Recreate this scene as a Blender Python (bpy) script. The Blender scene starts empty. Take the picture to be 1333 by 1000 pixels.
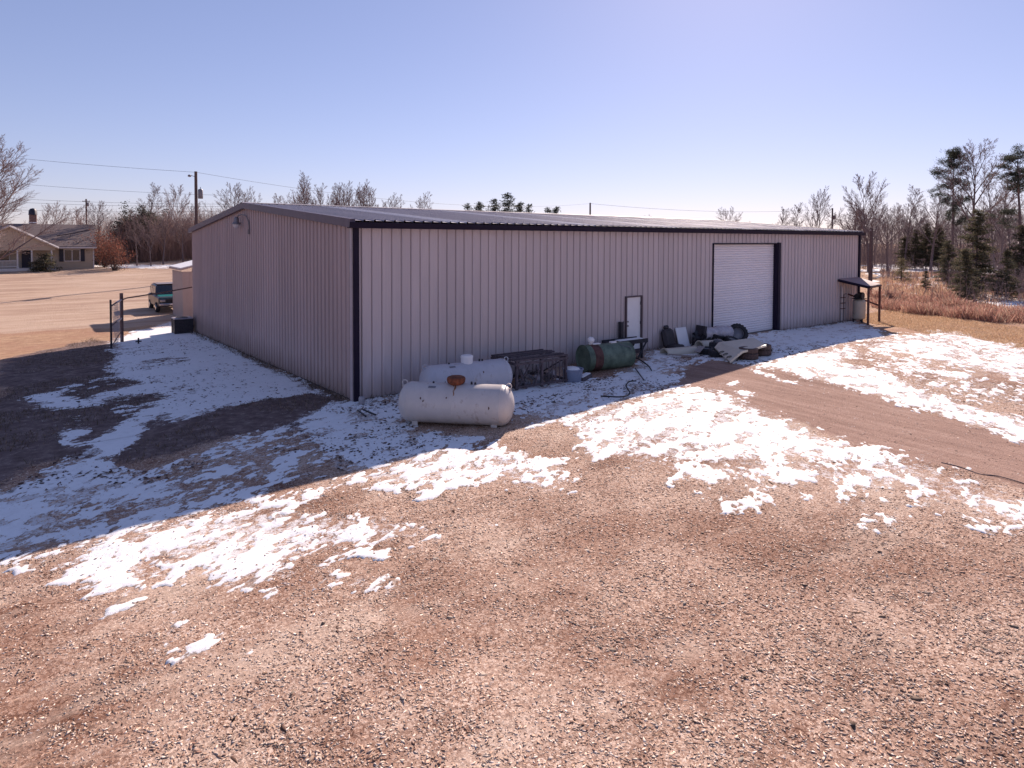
import bpy, bmesh, math, random
import numpy as np
from mathutils import Vector, Matrix, geometry
R_=math.radians
SC=bpy.context.scene; COL=SC.collection
# ---------------------------------------------------------------- values for light, sky and surfaces
SKY_AIR,SKY_DUST,SKY_OZ=1.0,.2,2.0
SKY_TINT=(.99,.905,1.16,1); SKY_GAMMA=.70; SKY_STR=.082
SUN_E=3.8; SUN_C=(1,.83,.72); EXPO=1.12
GR=[(.12,.062,.045),(.36,.215,.155),(.55,.38,.285),(.80,.64,.53),(.58,.415,.32)]
DR=[(.25,.15,.115),(.37,.235,.185),(.47,.32,.26)]
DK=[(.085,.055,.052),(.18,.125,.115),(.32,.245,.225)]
DY=[(.27,.15,.10),(.43,.27,.17),(.56,.39,.26),(.36,.19,.13)]
LT=[(.34,.22,.165),(.49,.35,.26),(.60,.46,.36)]
CHIPS=[(.24,.135,.10),(.46,.30,.22),(.55,.39,.30),(.66,.51,.41),(.80,.67,.58),(.50,.34,.25),(.72,.58,.48)]
N_CHIPS=210000
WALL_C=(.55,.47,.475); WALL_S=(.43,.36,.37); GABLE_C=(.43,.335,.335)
BARK_C=(.15,.11,.11); TWIG_C=(.22,.16,.16)
PINE_P=[(.04,.05,.045),(.06,.07,.055),(.08,.085,.065)]
CEDAR_P=[(.06,.065,.045),(.10,.095,.06),(.14,.115,.075)]
PALE_P=[(.16,.14,.08),(.2,.16,.1)]
ROUND_P=[(.055,.06,.055),(.08,.08,.07),(.11,.10,.085)]
RED_P=[(.22,.075,.055),(.15,.06,.045),(.28,.12,.08),(.17,.10,.08)]
BRUSH_P=[(.42,.22,.17),(.34,.17,.14),(.52,.32,.24),(.46,.33,.25)]
DRY_P=[(.52,.35,.22),(.44,.28,.17),(.6,.45,.3)]
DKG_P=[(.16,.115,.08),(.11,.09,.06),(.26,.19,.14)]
WIDE={'slim':1.1,'oak':1.05,'big':1.35}
# ---------------------------------------------------------------- camera
YAW,PITCH,ROLL=.657,.03,.003
F=Vector((math.sin(YAW)*math.cos(PITCH),math.cos(YAW)*math.cos(PITCH),-math.sin(PITCH)))
RT0=Vector((math.cos(YAW),-math.sin(YAW),0)); UP0=RT0.cross(F)
RT=RT0*math.cos(ROLL)+UP0*math.sin(ROLL); UP=RT.cross(F)
CAM=Vector((-7.075,-16.213,4.417))
cd=bpy.data.cameras.new('camera'); cam=bpy.data.objects.new('camera',cd); COL.objects.link(cam)
m=Matrix((RT,UP,-F)).transposed().to_4x4(); m.translation=CAM; cam.matrix_world=m
cd.sensor_width=36; cd.lens=823/1333*36; cd.shift_y=-163/1333; cd.clip_end=3000; cd.clip_start=.1
SC.camera=cam
# ---------------------------------------------------------------- light
SUN=Vector((1.45,.95,1.0)).normalized()
w=bpy.data.worlds.new('World'); SC.world=w; w.use_nodes=True
nt=w.node_tree; nt.nodes.clear()
sky=nt.nodes.new('ShaderNodeTexSky'); sky.sky_type='NISHITA'; sky.sun_disc=False
sky.sun_elevation=math.asin(SUN.z); sky.sun_rotation=math.atan2(SUN.x,SUN.y)
sky.altitude=300; sky.air_density=SKY_AIR; sky.dust_density=SKY_DUST; sky.ozone_density=SKY_OZ
tint=nt.nodes.new('ShaderNodeMix'); tint.data_type='RGBA'; tint.blend_type='MULTIPLY'; tint.inputs[0].default_value=1
tint.inputs[7].default_value=SKY_TINT
gam=nt.nodes.new('ShaderNodeGamma'); gam.inputs[1].default_value=SKY_GAMMA
bg=nt.nodes.new('ShaderNodeBackground'); bg.inputs[1].default_value=SKY_STR
out=nt.nodes.new('ShaderNodeOutputWorld')
nt.links.new(sky.outputs[0],gam.inputs[0]); nt.links.new(gam.outputs[0],tint.inputs[6])
nt.links.new(tint.outputs[2],bg.inputs[0]); nt.links.new(bg.outputs[0],out.inputs[0])
sl=bpy.data.lights.new('sun','SUN'); sl.energy=SUN_E; sl.angle=R_(.5); sl.color=SUN_C
so=bpy.data.objects.new('sun',sl); COL.objects.link(so); so.rotation_euler=SUN.to_track_quat('Z','Y').to_euler(); so.location=(30,20,40)
vs=SC.view_settings; vs.view_transform='Standard'; vs.look='None'; vs.exposure=EXPO; vs.gamma=1; vs.use_curve_mapping=False
try:
    SC.cycles.max_bounces=6; SC.cycles.diffuse_bounces=3; SC.cycles.transparent_max_bounces=8
except Exception: pass
rng=random.Random(7)
# ---------------------------------------------------------------- materials
def lin(c): return tuple(c)+(1,) if len(c)==3 else tuple(c)
MATS={}
def mat(name,c,rough=.7,metal=0.,var=.15,scale=3.,bump=0.,bscale=40.,c2=None,spec=.4,stretch=(1,1,1),stain=None,stain_scale=2.,stain_amt=.5,per_piece=0.,splash=None):
    """procedural material: base colour broken up by two noises, optional stain colour and relief"""
    if name in MATS: return MATS[name]
    m=bpy.data.materials.new(name); m.use_nodes=True; n=m.node_tree; b=n.nodes['Principled BSDF']
    b.inputs['Roughness'].default_value=rough; b.inputs['Metallic'].default_value=metal
    b.inputs['Specular IOR Level'].default_value=spec
    tc=n.nodes.new('ShaderNodeTexCoord'); mp=n.nodes.new('ShaderNodeMapping'); mp.inputs['Scale'].default_value=stretch
    n.links.new(tc.outputs['Object'],mp.inputs[0])
    no=n.nodes.new('ShaderNodeTexNoise'); no.inputs['Scale'].default_value=scale; no.inputs['Detail'].default_value=8; no.inputs['Roughness'].default_value=.65
    n.links.new(mp.outputs[0],no.inputs[0])
    cr=n.nodes.new('ShaderNodeValToRGB')
    a=[max(0,x*(1-var)) for x in c]; d=[min(1,x*(1+var)) for x in (c2 or c)]
    cr.color_ramp.elements[0].color=lin(a); cr.color_ramp.elements[1].color=lin(d)
    cr.color_ramp.elements[0].position=.3; cr.color_ramp.elements[1].position=.7
    n.links.new(no.outputs[0],cr.inputs[0]); last=cr.outputs[0]
    if stain:
        s=n.nodes.new('ShaderNodeTexNoise'); s.inputs['Scale'].default_value=stain_scale; s.inputs['Detail'].default_value=9; s.inputs['Roughness'].default_value=.7
        n.links.new(mp.outputs[0],s.inputs[0])
        r2=n.nodes.new('ShaderNodeValToRGB'); r2.color_ramp.elements[0].position=1-stain_amt*.62-.06; r2.color_ramp.elements[1].position=1-stain_amt*.62+.06
        r2.color_ramp.elements[0].color=(0,0,0,1); r2.color_ramp.elements[1].color=(1,1,1,1)
        n.links.new(s.outputs[0],r2.inputs[0])
        mx=n.nodes.new('ShaderNodeMix'); mx.data_type='RGBA'; n.links.new(r2.outputs[0],mx.inputs[0]); n.links.new(last,mx.inputs[6]); mx.inputs[7].default_value=lin(stain); last=mx.outputs[2]
    if splash:
        sx=n.nodes.new('ShaderNodeSeparateXYZ'); n.links.new(tc.outputs['Object'],sx.inputs[0]); ad=n.nodes.new('ShaderNodeMath'); ad.operation='MULTIPLY_ADD'; n.links.new(no.outputs[0],ad.inputs[0]); ad.inputs[1].default_value=-1.6; n.links.new(sx.outputs[2],ad.inputs[2])
        mr0=n.nodes.new('ShaderNodeMapRange'); mr0.inputs[1].default_value=-.75; mr0.inputs[2].default_value=-.15; mr0.inputs[3].default_value=.55; mr0.inputs[4].default_value=0; n.links.new(ad.outputs[0],mr0.inputs[0])
        mx0=n.nodes.new('ShaderNodeMix'); mx0.data_type='RGBA'; n.links.new(mr0.outputs[0],mx0.inputs[0]); n.links.new(last,mx0.inputs[6]); mx0.inputs[7].default_value=lin(splash); last=mx0.outputs[2]
    if per_piece:
        oi=n.nodes.new('ShaderNodeObjectInfo'); hv=n.nodes.new('ShaderNodeHueSaturation'); mr=n.nodes.new('ShaderNodeMapRange'); mr.inputs[3].default_value=1-per_piece; mr.inputs[4].default_value=1+per_piece
        n.links.new(oi.outputs['Random'],mr.inputs[0]); n.links.new(mr.outputs[0],hv.inputs['Value']); n.links.new(last,hv.inputs['Color']); last=hv.outputs[0]
    n.links.new(last,b.inputs['Base Color'])
    if bump:
        bn=n.nodes.new('ShaderNodeTexNoise'); bn.inputs['Scale'].default_value=bscale; bn.inputs['Detail'].default_value=6
        n.links.new(mp.outputs[0],bn.inputs[0]); bp=n.nodes.new('ShaderNodeBump'); bp.inputs['Strength'].default_value=bump; bp.inputs['Distance'].default_value=.02
        n.links.new(bn.outputs[0],bp.inputs['Height']); n.links.new(bp.outputs[0],b.inputs['Normal'])
    MATS[name]=m; return m
def glassmat():
    if 'dark glass' in MATS: return MATS['dark glass']
    m=mat('dark glass',(.02,.024,.03),rough=.05,var=.1,spec=.8); return m
# ---------------------------------------------------------------- mesh helpers
class MB:
    def __init__(s): s.v=[]; s.f=[]
    def add(s,vs,fs):
        o=len(s.v); s.v+= [tuple(x) for x in vs]; s.f+=[tuple(i+o for i in f) for f in fs]; return s
    def box(s,c,d,rz=0,M=None,bev=0):
        x,y,z=[q/2 for q in d]
        if bev:
            b=min(bev,x*.9,y*.9,z*.9); vs=[];
            for sx in(-1,1):
                for sy in(-1,1):
                    for sz in(-1,1):
                        vs+=[(sx*(x-b),sy*(y-b),sz*z),(sx*(x-b),sy*y,sz*(z-b)),(sx*x,sy*(y-b),sz*(z-b))]
            bm=bmesh.new(); [bm.verts.new(q) for q in vs]; r=bmesh.ops.convex_hull(bm,input=bm.verts); bm.verts.index_update()
            V=[q.co.copy() for q in bm.verts]; Fs=[[q.index for q in f.verts] for f in bm.faces]; bm.free()
        else:
            V=[Vector((sx*x,sy*y,sz*z)) for sx in(-1,1) for sy in(-1,1) for sz in(-1,1)]
            Fs=[(0,1,3,2),(4,6,7,5),(0,4,5,1),(2,3,7,6),(0,2,6,4),(1,5,7,3)]
        T=(M or Matrix.Rotation(rz,4,'Z')); T=Matrix.Translation(Vector(c))@T
        return s.add([T@Vector(q) for q in V],Fs)
    def tube(s,pts,r,n=6,cap=True):
        pts=[Vector(p) for p in pts]; k=len(pts); rs=r if isinstance(r,(list,tuple)) else [r]*k
        V=[];Fs=[]
        up=None
        for i,p in enumerate(pts):
            d=(pts[min(i+1,k-1)]-pts[max(i-1,0)]); d=d.normalized() if d.length>1e-9 else Vector((0,0,1))
            if up is None: up=Vector((0,0,1)) if abs(d.z)<.9 else Vector((1,0,0))
            a=d.cross(up); a=a.normalized() if a.length>1e-6 else d.orthogonal().normalized(); b=a.cross(d); up=b
            for j in range(n):
                t=2*math.pi*j/n; V.append(p+(a*math.cos(t)+b*math.sin(t))*rs[i])
        for i in range(k-1):
            for j in range(n): Fs.append((i*n+j,i*n+(j+1)%n,(i+1)*n+(j+1)%n,(i+1)*n+j))
        if cap: Fs.append(tuple(range(n-1,-1,-1))); Fs.append(tuple((k-1)*n+j for j in range(n)))
        return s.add(V,Fs)
    def lathe(s,prof,n=24,T=None,arc=2*math.pi):
        """profile (r,z) spun about Z, then moved by T"""
        T=T or Matrix(); V=[];Fs=[];k=len(prof); full=abs(arc-2*math.pi)<1e-6; nn=n if full else n+1
        for r,z in prof:
            for j in range(nn):
                t=arc*j/n; V.append(T@Vector((r*math.cos(t),r*math.sin(t),z)))
        for i in range(k-1):
            for j in range(n):
                j2=(j+1)%nn; Fs.append((i*nn+j,i*nn+j2,(i+1)*nn+j2,(i+1)*nn+j))
        return s.add(V,Fs)
    def prism(s,poly,a,b,T=None):
        """2D polygon (x,y) extruded from z=a to z=b"""
        T=T or Matrix(); n=len(poly)
        V=[T@Vector((x,y,a)) for x,y in poly]+[T@Vector((x,y,b)) for x,y in poly]
        tri=geometry.tessellate_polygon([[Vector((x,y,0)) for x,y in poly]])
        Fs=[tuple(t) for t in tri]+[tuple(i+n for i in t[::-1]) for t in tri]+[(i,(i+1)%n,(i+1)%n+n,i+n) for i in range(n)]
        return s.add(V,Fs)
    def build(s,name,m,parent=None,smooth=False,bevel=0):
        me=bpy.data.meshes.new(name); me.from_pydata([tuple(q) for q in s.v],[],s.f)
        bm=bmesh.new(); bm.from_mesh(me); bmesh.ops.recalc_face_normals(bm,faces=bm.faces); bm.to_mesh(me); bm.free()
        if smooth:
            me.polygons.foreach_set('use_smooth',[True]*len(me.polygons)); 
            try: me.set_sharp_from_angle(angle=R_(40))
            except Exception: pass
        me.materials.append(m); o=bpy.data.objects.new(name,me); COL.objects.link(o); o.parent=parent
        if bevel:
            b=o.modifiers.new('bevel','BEVEL'); b.width=bevel; b.segments=2; b.limit_method='ANGLE'
        return o
def npmesh(name,V,Fc,m,parent=None,attr=None,smooth=False):
    """numpy mesh; Fc (n,k) index array; attr = {name:(domain,array)}"""
    V=np.asarray(V,np.float32); Fc=np.asarray(Fc,np.int32); k=Fc.shape[1]
    me=bpy.data.meshes.new(name); me.vertices.add(len(V)); me.vertices.foreach_set('co',V.ravel())
    me.loops.add(Fc.size); me.loops.foreach_set('vertex_index',Fc.ravel())
    me.polygons.add(len(Fc)); me.polygons.foreach_set('loop_start',np.arange(len(Fc),dtype=np.int32)*k)
    if smooth: me.polygons.foreach_set('use_smooth',np.ones(len(Fc),bool))
    me.update(calc_edges=True)
    for n,(dom,a) in (attr or {}).items():
        at=me.attributes.new(n,'FLOAT_COLOR' if a.ndim==2 else 'FLOAT',dom)
        at.data.foreach_set('color' if a.ndim==2 else 'value',np.asarray(a,np.float32).ravel())
    me.materials.append(m); o=bpy.data.objects.new(name,me); COL.objects.link(o); o.parent=parent; return o
def empty(name,loc=(0,0,0),rz=0):
    o=bpy.data.objects.new(name,None); COL.objects.link(o); o.location=loc; o.rotation_euler=(0,0,rz); o.empty_display_size=.2; return o
def tag(o,label=None,cat=None,group=None,kind=None):
    for k,v in (('label',label),('category',cat),('group',group),('kind',kind)):
        if v: o[k]=v
    return o
def thing(name,label,cat,loc=(0,0,0),rz=0,group=None): return tag(empty(name,loc,rz),label,cat,group)
def copy_tree(o,parent=None):
    c=o.copy(); COL.objects.link(c); c.parent=parent
    for ch in list(o.children): copy_tree(ch,c)
    return c
def rotm(axis_from,axis_to): return Vector(axis_from).rotation_difference(Vector(axis_to)).to_matrix().to_4x4()
def along(p,q):
    """matrix that takes Z to the direction p->q, origin at p"""
    d=(Vector(q)-Vector(p)).normalized(); return Matrix.Translation(Vector(p))@d.to_track_quat('Z','Y').to_matrix().to_4x4()
# ---------------------------------------------------------------- terrain
def ss(a,b,x):
    t=np.clip((x-a)/(b-a),0,1); return t*t*(3-2*t)
def terr(x,y):
    x=np.asarray(x,float);y=np.asarray(y,float)
    z=-0.024*np.clip(y,0,21)*(1-ss(2,12,x))
    z=z+1.8*ss(26,72,y)*(1-ss(15,45,x))
    amp=np.interp(x,[-30,-7.5,0,1.5,5,8,12,18,24,30,40,60],[-.1,-.1,0,.03,.13,.17,.30,.38,.30,.2,.1,0])
    gy=np.where(y>-4.2,np.exp(-((y+4.2)/2.0)**2),np.exp(-((y+4.2)/7.0)**2))
    wb=.12*ss(6,10,x)*(1-ss(20,25,x))*np.exp(-(np.clip(-y,0,99)/2.0)**2)*(y<2)
    return z+amp*gy+wb
def T1(x,y): return float(terr(x,y))
def _hash(ix,iy,seed):
    h=(ix.astype(np.int64)*374761393+iy.astype(np.int64)*668265263+seed*1442695041)&0xffffffff
    h=((h^(h>>13))*1274126177)&0xffffffff
    return ((h^(h>>16))&0xffff)/65535.
def vnoise(x,y,seed=0):
    ix=np.floor(x);iy=np.floor(y);fx=x-ix;fy=y-iy; fx=fx*fx*(3-2*fx);fy=fy*fy*(3-2*fy)
    a=_hash(ix,iy,seed);b=_hash(ix+1,iy,seed);c=_hash(ix,iy+1,seed);d=_hash(ix+1,iy+1,seed)
    return (a*(1-fx)+b*fx)*(1-fy)+(c*(1-fx)+d*fx)*fy
def fbm(x,y,o=4,seed=0,g=.55):
    s=0;a=1;t=0
    for i in range(o):
        s=s+a*vnoise(x,y,seed+i*17); t+=a; a*=g; x=x*2.03+13.7; y=y*2.03+7.1
    return s/t
def sdf(px,py,poly):
    """signed distance to polygon, positive inside"""
    d=np.full(px.shape,1e9); ins=np.zeros(px.shape,bool); n=len(poly)
    for i in range(n):
        x0,y0=poly[i];x1,y1=poly[(i+1)%n]; ex,ey=x1-x0,y1-y0
        t=np.clip(((px-x0)*ex+(py-y0)*ey)/(ex*ex+ey*ey+1e-12),0,1)
        d=np.minimum(d,(px-x0-t*ex)**2+(py-y0-t*ey)**2)
        c=((y0>py)!=(y1>py)); 
        with np.errstate(divide='ignore',invalid='ignore'): xi=x0+(py-y0)*ex/(ey if ey else 1e-12)
        ins^= c&(px<xi)
    d=np.sqrt(d); return np.where(ins,d,-d)
# ---------------------------------------------------------------- where the snow lies and how the ground changes (metres)
SNOW=[(1.35,0.5,[(-0.07, 26.03), (0.03, 20.31), (-0.26, 8.67), (-0.33, 1.15), (-0.69, 1.71), (-2.77, 1.69), (-4.33, 0.63), (-5.71, -1.5), (-6.17, -0.73), (-6.71, 1.95), (-6.79, 3.35), (-5.9, 3.59), (-6.68, 4.79), (-7.0, 6.22), (-5.85, 7.53), (-4.73, 8.64), (-4.37, 12.31), (-4.74, 15.65), (-2.81, 21.53)]),
(0.95,0.7,[(-7.88, -2.31), (-7.48, -2.03), (-6.68, -0.95), (-6.16, -0.62), (-5.71, -1.5), (-4.85, -3.29), (-4.74, -4.02), (-5.05, -4.76), (-5.61, -5.51), (-6.9, -4.93), (-7.42, -4.71), (-7.74, -4.94)]),
(0.45,0.8,[(-5.49, -1.91), (-3.92, -1.05), (-1.24, 0.17), (-2.23, -3.51), (-2.35, -4.62), (-3.82, -5.17), (-5.19, -5.53), (-5.61, -5.51), (-5.0, -3.81)]),
(0.9,0.5,[(-2.0, -0.62), (-0.67, 0.58), (0.15, -0.1), (1.15, -0.86), (0.03, -3.34), (1.14, -4.98), (-0.53, -4.99), (-1.74, -5.01), (-2.3, -4.66), (-2.17, -3.56), (-2.16, -1.66)]),
(0.8,0.5,[(-3.91, -1.38), (-3.1, -1.65), (-3.44, -3.4), (-3.75, -2.92)]),
(0.7,0.4,[(-4.62, -3.46), (-4.18, -4.11), (-4.43, -4.35)]),
(0.92,0.6,[(0.22, 0.06), (1.66, 0.08), (4.57, -1.64), (6.34, -1.73), (7.73, -2.38), (10.41, -1.35), (11.88, -0.02), (12.79, -0.48), (11.55, -2.64), (9.32, -3.24), (7.77, -4.8), (4.49, -4.89), (2.84, -4.98), (1.56, -4.85), (2.82, -4.13)]),
(1.0,0.5,[(11.95, 0.15), (12.54, -0.3), (20.73, -0.14), (25.4, 0.13), (28.98, -0.2), (21.69, -4.86), (16.24, -4.5), (13.4, -4.59), (11.78, -4.85), (12.18, -3.9), (12.25, -1.26)]),
(0.84,0.5,[(-6.89, -5.48), (-5.97, -5.22), (-4.11, -5.33), (-3.54, -6.27), (-2.29, -7.65), (-2.24, -7.96), (-3.13, -7.66), (-3.75, -7.46), (-4.39, -7.75), (-4.7, -7.98), (-5.03, -7.6), (-5.36, -6.97), (-5.7, -6.52), (-6.1, -6.86), (-6.48, -6.39)]),
(0.6,0.35,[(-4.09, -5.23), (-2.51, -5.18), (-2.86, -5.52), (-4.0, -5.79)]),
(0.47,0.4,[(-6.08, -7.42), (-5.7, -8.08), (-5.44, -9.03), (-5.67, -8.77), (-6.18, -7.58)]),
(0.55,0.25,[(-3.78, -8.64), (-3.48, -8.65), (-3.36, -8.97), (-3.7, -8.89)]),
(0.6,0.2,[(-3.35, -7.83), (-3.05, -8.01), (-3.18, -8.16)]),
(0.5,0.25,[(-4.02, -8.04), (-3.82, -8.2), (-3.97, -8.44), (-4.13, -8.32)]),
(0.68,0.5,[(-2.48, -5.11), (-0.53, -4.99), (1.02, -5.28), (1.17, -6.15), (1.37, -7.0), (0.37, -7.89), (-0.11, -7.72), (-0.0, -7.37), (-0.27, -6.79), (-1.52, -6.69), (-1.96, -5.8)]),
(0.55,0.2,[(-1.26, -8.16), (-1.08, -8.23), (-1.21, -8.44), (-1.34, -8.38)]),
(0.5,0.2,[(-0.94, -8.92), (-0.77, -8.99), (-0.91, -9.1)]),
(0.84,0.6,[(2.92, -4.89), (7.55, -4.96), (8.57, -5.6), (7.39, -7.83), (6.87, -9.24), (6.67, -10.31), (6.97, -11.35), (6.17, -11.5), (5.48, -10.25), (4.5, -9.52), (3.9, -9.05), (2.84, -8.2), (2.14, -7.19), (2.52, -6.48)]),
(0.58,0.7,[(2.45, -7.33), (3.9, -9.05), (5.94, -10.33), (6.97, -11.35), (6.67, -12.33), (6.45, -13.77), (5.07, -14.03), (4.82, -13.07), (5.1, -12.01), (4.21, -11.13), (3.39, -10.17), (2.43, -9.23)]),
(0.5,0.3,[(3.67, -11.68), (4.11, -11.91), (3.71, -12.29), (3.07, -11.99)]),
(0.46,0.4,[(2.24, -10.0), (2.75, -10.4), (2.37, -10.49), (1.88, -10.1)]),
(0.85,0.5,[(12.06, -5.1), (13.26, -4.81), (16.09, -4.58), (17.84, -5.17), (16.69, -6.08), (15.06, -6.16), (14.03, -8.01), (12.42, -10.33), (12.06, -12.71), (9.93, -13.11), (10.71, -10.69), (11.26, -8.91), (11.67, -7.27)]),
(0.7,0.8,[(18.2, -5.01), (22.34, -4.75), (26.37, -5.45), (23.1, -10.63), (16.74, -11.83), (16.83, -10.57), (17.44, -8.79), (17.99, -6.97)]),
(0.42,0.6,[(16.34, -5.84), (17.56, -7.13), (16.59, -9.66), (15.12, -12.13), (13.26, -12.48), (13.13, -9.93), (14.37, -7.66)]),
(0.72,0.12,[(8.81, -6.02), (8.96, -6.56), (8.57, -6.73), (8.4, -6.09)]),
(0.72,0.15,[(11.4, -5.09), (10.8, -6.8), (10.61, -6.43), (11.22, -4.93)]),
(0.7,0.12,[(9.01, -5.3), (9.67, -5.51), (9.52, -5.74), (8.8, -5.57)]),
(0.6,0.15,[(11.05, -6.67), (10.93, -7.73), (10.66, -7.32)])]
HOLES=[(1.5,0.3,[(-5.73, -1.49), (-4.86, 0.24), (-2.86, 1.33), (-1.75, 1.75), (-0.67, 1.44), (-0.65, 0.34), (-1.78, -0.53), (-3.48, -1.24), (-4.93, -2.17), (-5.56, -1.92)]),
(1.2,0.3,[(-5.84, 3.23), (-5.29, 4.76), (-4.02, 4.96), (-3.86, 3.79), (-4.98, 1.82), (-5.79, 1.02)]),
(1.2,0.3,[(-6.44, 6.12), (-5.64, 7.8), (-4.76, 8.32), (-4.06, 6.9), (-5.77, 5.05)]),
(1.1,0.3,[(-6.2, 1.11), (-5.36, 2.14), (-5.47, 0.91), (-6.0, -0.15), (-6.35, -0.48)]),
(1.4,0.4,[(-8.12, -1.59), (-7.59, 2.69), (-7.02, 3.54), (-6.74, 1.97), (-6.66, -0.25), (-7.49, -1.83)]),
(0.5,0.5,[(-6.81, -3.4), (-6.32, -3.15), (-5.41, -4.1), (-5.66, -5.15), (-6.61, -4.71)]),
(0.9,0.25,[(0.17, -2.51), (1.91, -4.4), (2.76, -4.5), (1.8, -4.83), (1.07, -4.93), (0.42, -3.36)]),
(0.8,0.3,[(1.5, -4.93), (2.9, -5.19), (2.44, -6.08), (1.48, -6.52), (1.26, -6.04)]),
(0.95,0.4,[(-4.71, 17.98), (-3.53, 17.88), (-4.37, 12.31), (-4.95, 12.82)]),
(0.45,0.3,[(-4.46, -6.59), (-3.88, -6.9), (-4.29, -7.11)]),
(0.5,0.25,[(-5.83, -5.7), (-5.16, -6.46), (-5.72, -6.34)]),
(1.1,0.25,[(-6.7, 3.76), (-5.69, 4.17), (-5.36, 2.14), (-6.04, 1.38), (-6.6, 1.86)]),
(0.75,0.3,[(-3.74, 5.42), (-2.74, 5.6), (-2.04, 4.69), (-3.32, 3.71)]),
(0.75,0.3,[(-3.68, 11.69), (-2.0, 12.14), (-2.07, 10.27), (-3.75, 9.24)]),
(1.0,0.3,[(-5.05, 1.24), (-4.25, 2.19), (-4.19, 1.15), (-5.04, -0.54)])]
R_DRIVE=[[(9.29, -3.2), (11.55, -2.64), (11.62, -4.25), (11.67, -5.32), (11.5, -7.35), (11.1, -8.97), (10.5, -10.76), (9.93, -13.11), (6.64, -13.73), (6.74, -13.03), (7.11, -11.96), (6.67, -10.31), (7.39, -7.83), (8.56, -5.48), (7.82, -4.84)]]
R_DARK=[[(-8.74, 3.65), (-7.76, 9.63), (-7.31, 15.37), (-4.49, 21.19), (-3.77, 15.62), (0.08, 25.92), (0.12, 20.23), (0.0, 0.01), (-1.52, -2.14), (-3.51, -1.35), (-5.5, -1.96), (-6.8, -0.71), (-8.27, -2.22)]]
R_DRY=[[(28.57, -0.78), (41.03, 3.08), (42.14, -7.04), (20.93, -11.04), (26.37, -5.45), (22.34, -4.75)]]
FAR_SNOW=[(0.95,3,[(119.68, 37.47), (129.36, 26.72), (119.26, 5.73), (87.31, 0.15), (87.7, 8.71), (96.05, 16.21), (90.64, 25.15)]),
(0.55,2,[(79.82, 12.28), (80.49, -1.04), (57.05, -5.13), (54.69, 2.62)]),
(0.5,2,[(86.82, 22.52), (90.37, 15.31), (58.66, 4.72), (60.05, 10.74)]),
(0.8,1.5,[(50.61, 1.27), (57.37, 0.7), (49.09, -6.51), (35.94, -8.81), (37.28, -5.76), (41.06, -3.21), (44.43, -0.75)]),
(0.42,2,[(53.77, 8.21), (52.23, 3.48), (45.91, 1.62), (45.57, 4.9)]),
(1.0,1.2,[(-5.26, 82.08), (7.08, 64.4), (6.49, 61.04), (-5.49, 70.32)])]
LAY= {'hose': [(5.2, -4.24), (5.3, -4.38), (5.59, -4.66), (5.99, -4.57), (6.39, -4.13), (6.64, -3.85), (7.1, -3.56), (7.32, -3.64)], 'hose2': [(10.32, -0.78), (10.21, -1.2), (9.6, -2.14), (8.92, -2.88)], 'rod': [(8.92, -2.19), (7.56, -3.73)], 'stripA': [(-0.43, -1.2), (-0.5, -1.83)], 'stripB': [(-0.29, -1.22), (-0.25, -1.85)], 'branch': [(7.14, -11.63), (7.16, -11.94), (7.04, -12.29), (7.2, -12.54), (7.13, -13.06)]}
CP_MAIN= [(13.215, -2.46, 0.62), (14.331, -3.175, 0.82), (13.419, -4.229, 0.74), (12.273, -4.041, 0.66)]
CP_LIP= [(13.215, -2.46, 0.62), (12.273, -4.041, 0.66), (11.484, -4.062, 0.36), (12.76, -2.579, 0.52)]
CP_HOLES= [(12.279, -3.202, 0.5), (12.076, -3.5, 0.46), (11.831, -3.81, 0.43)]
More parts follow.
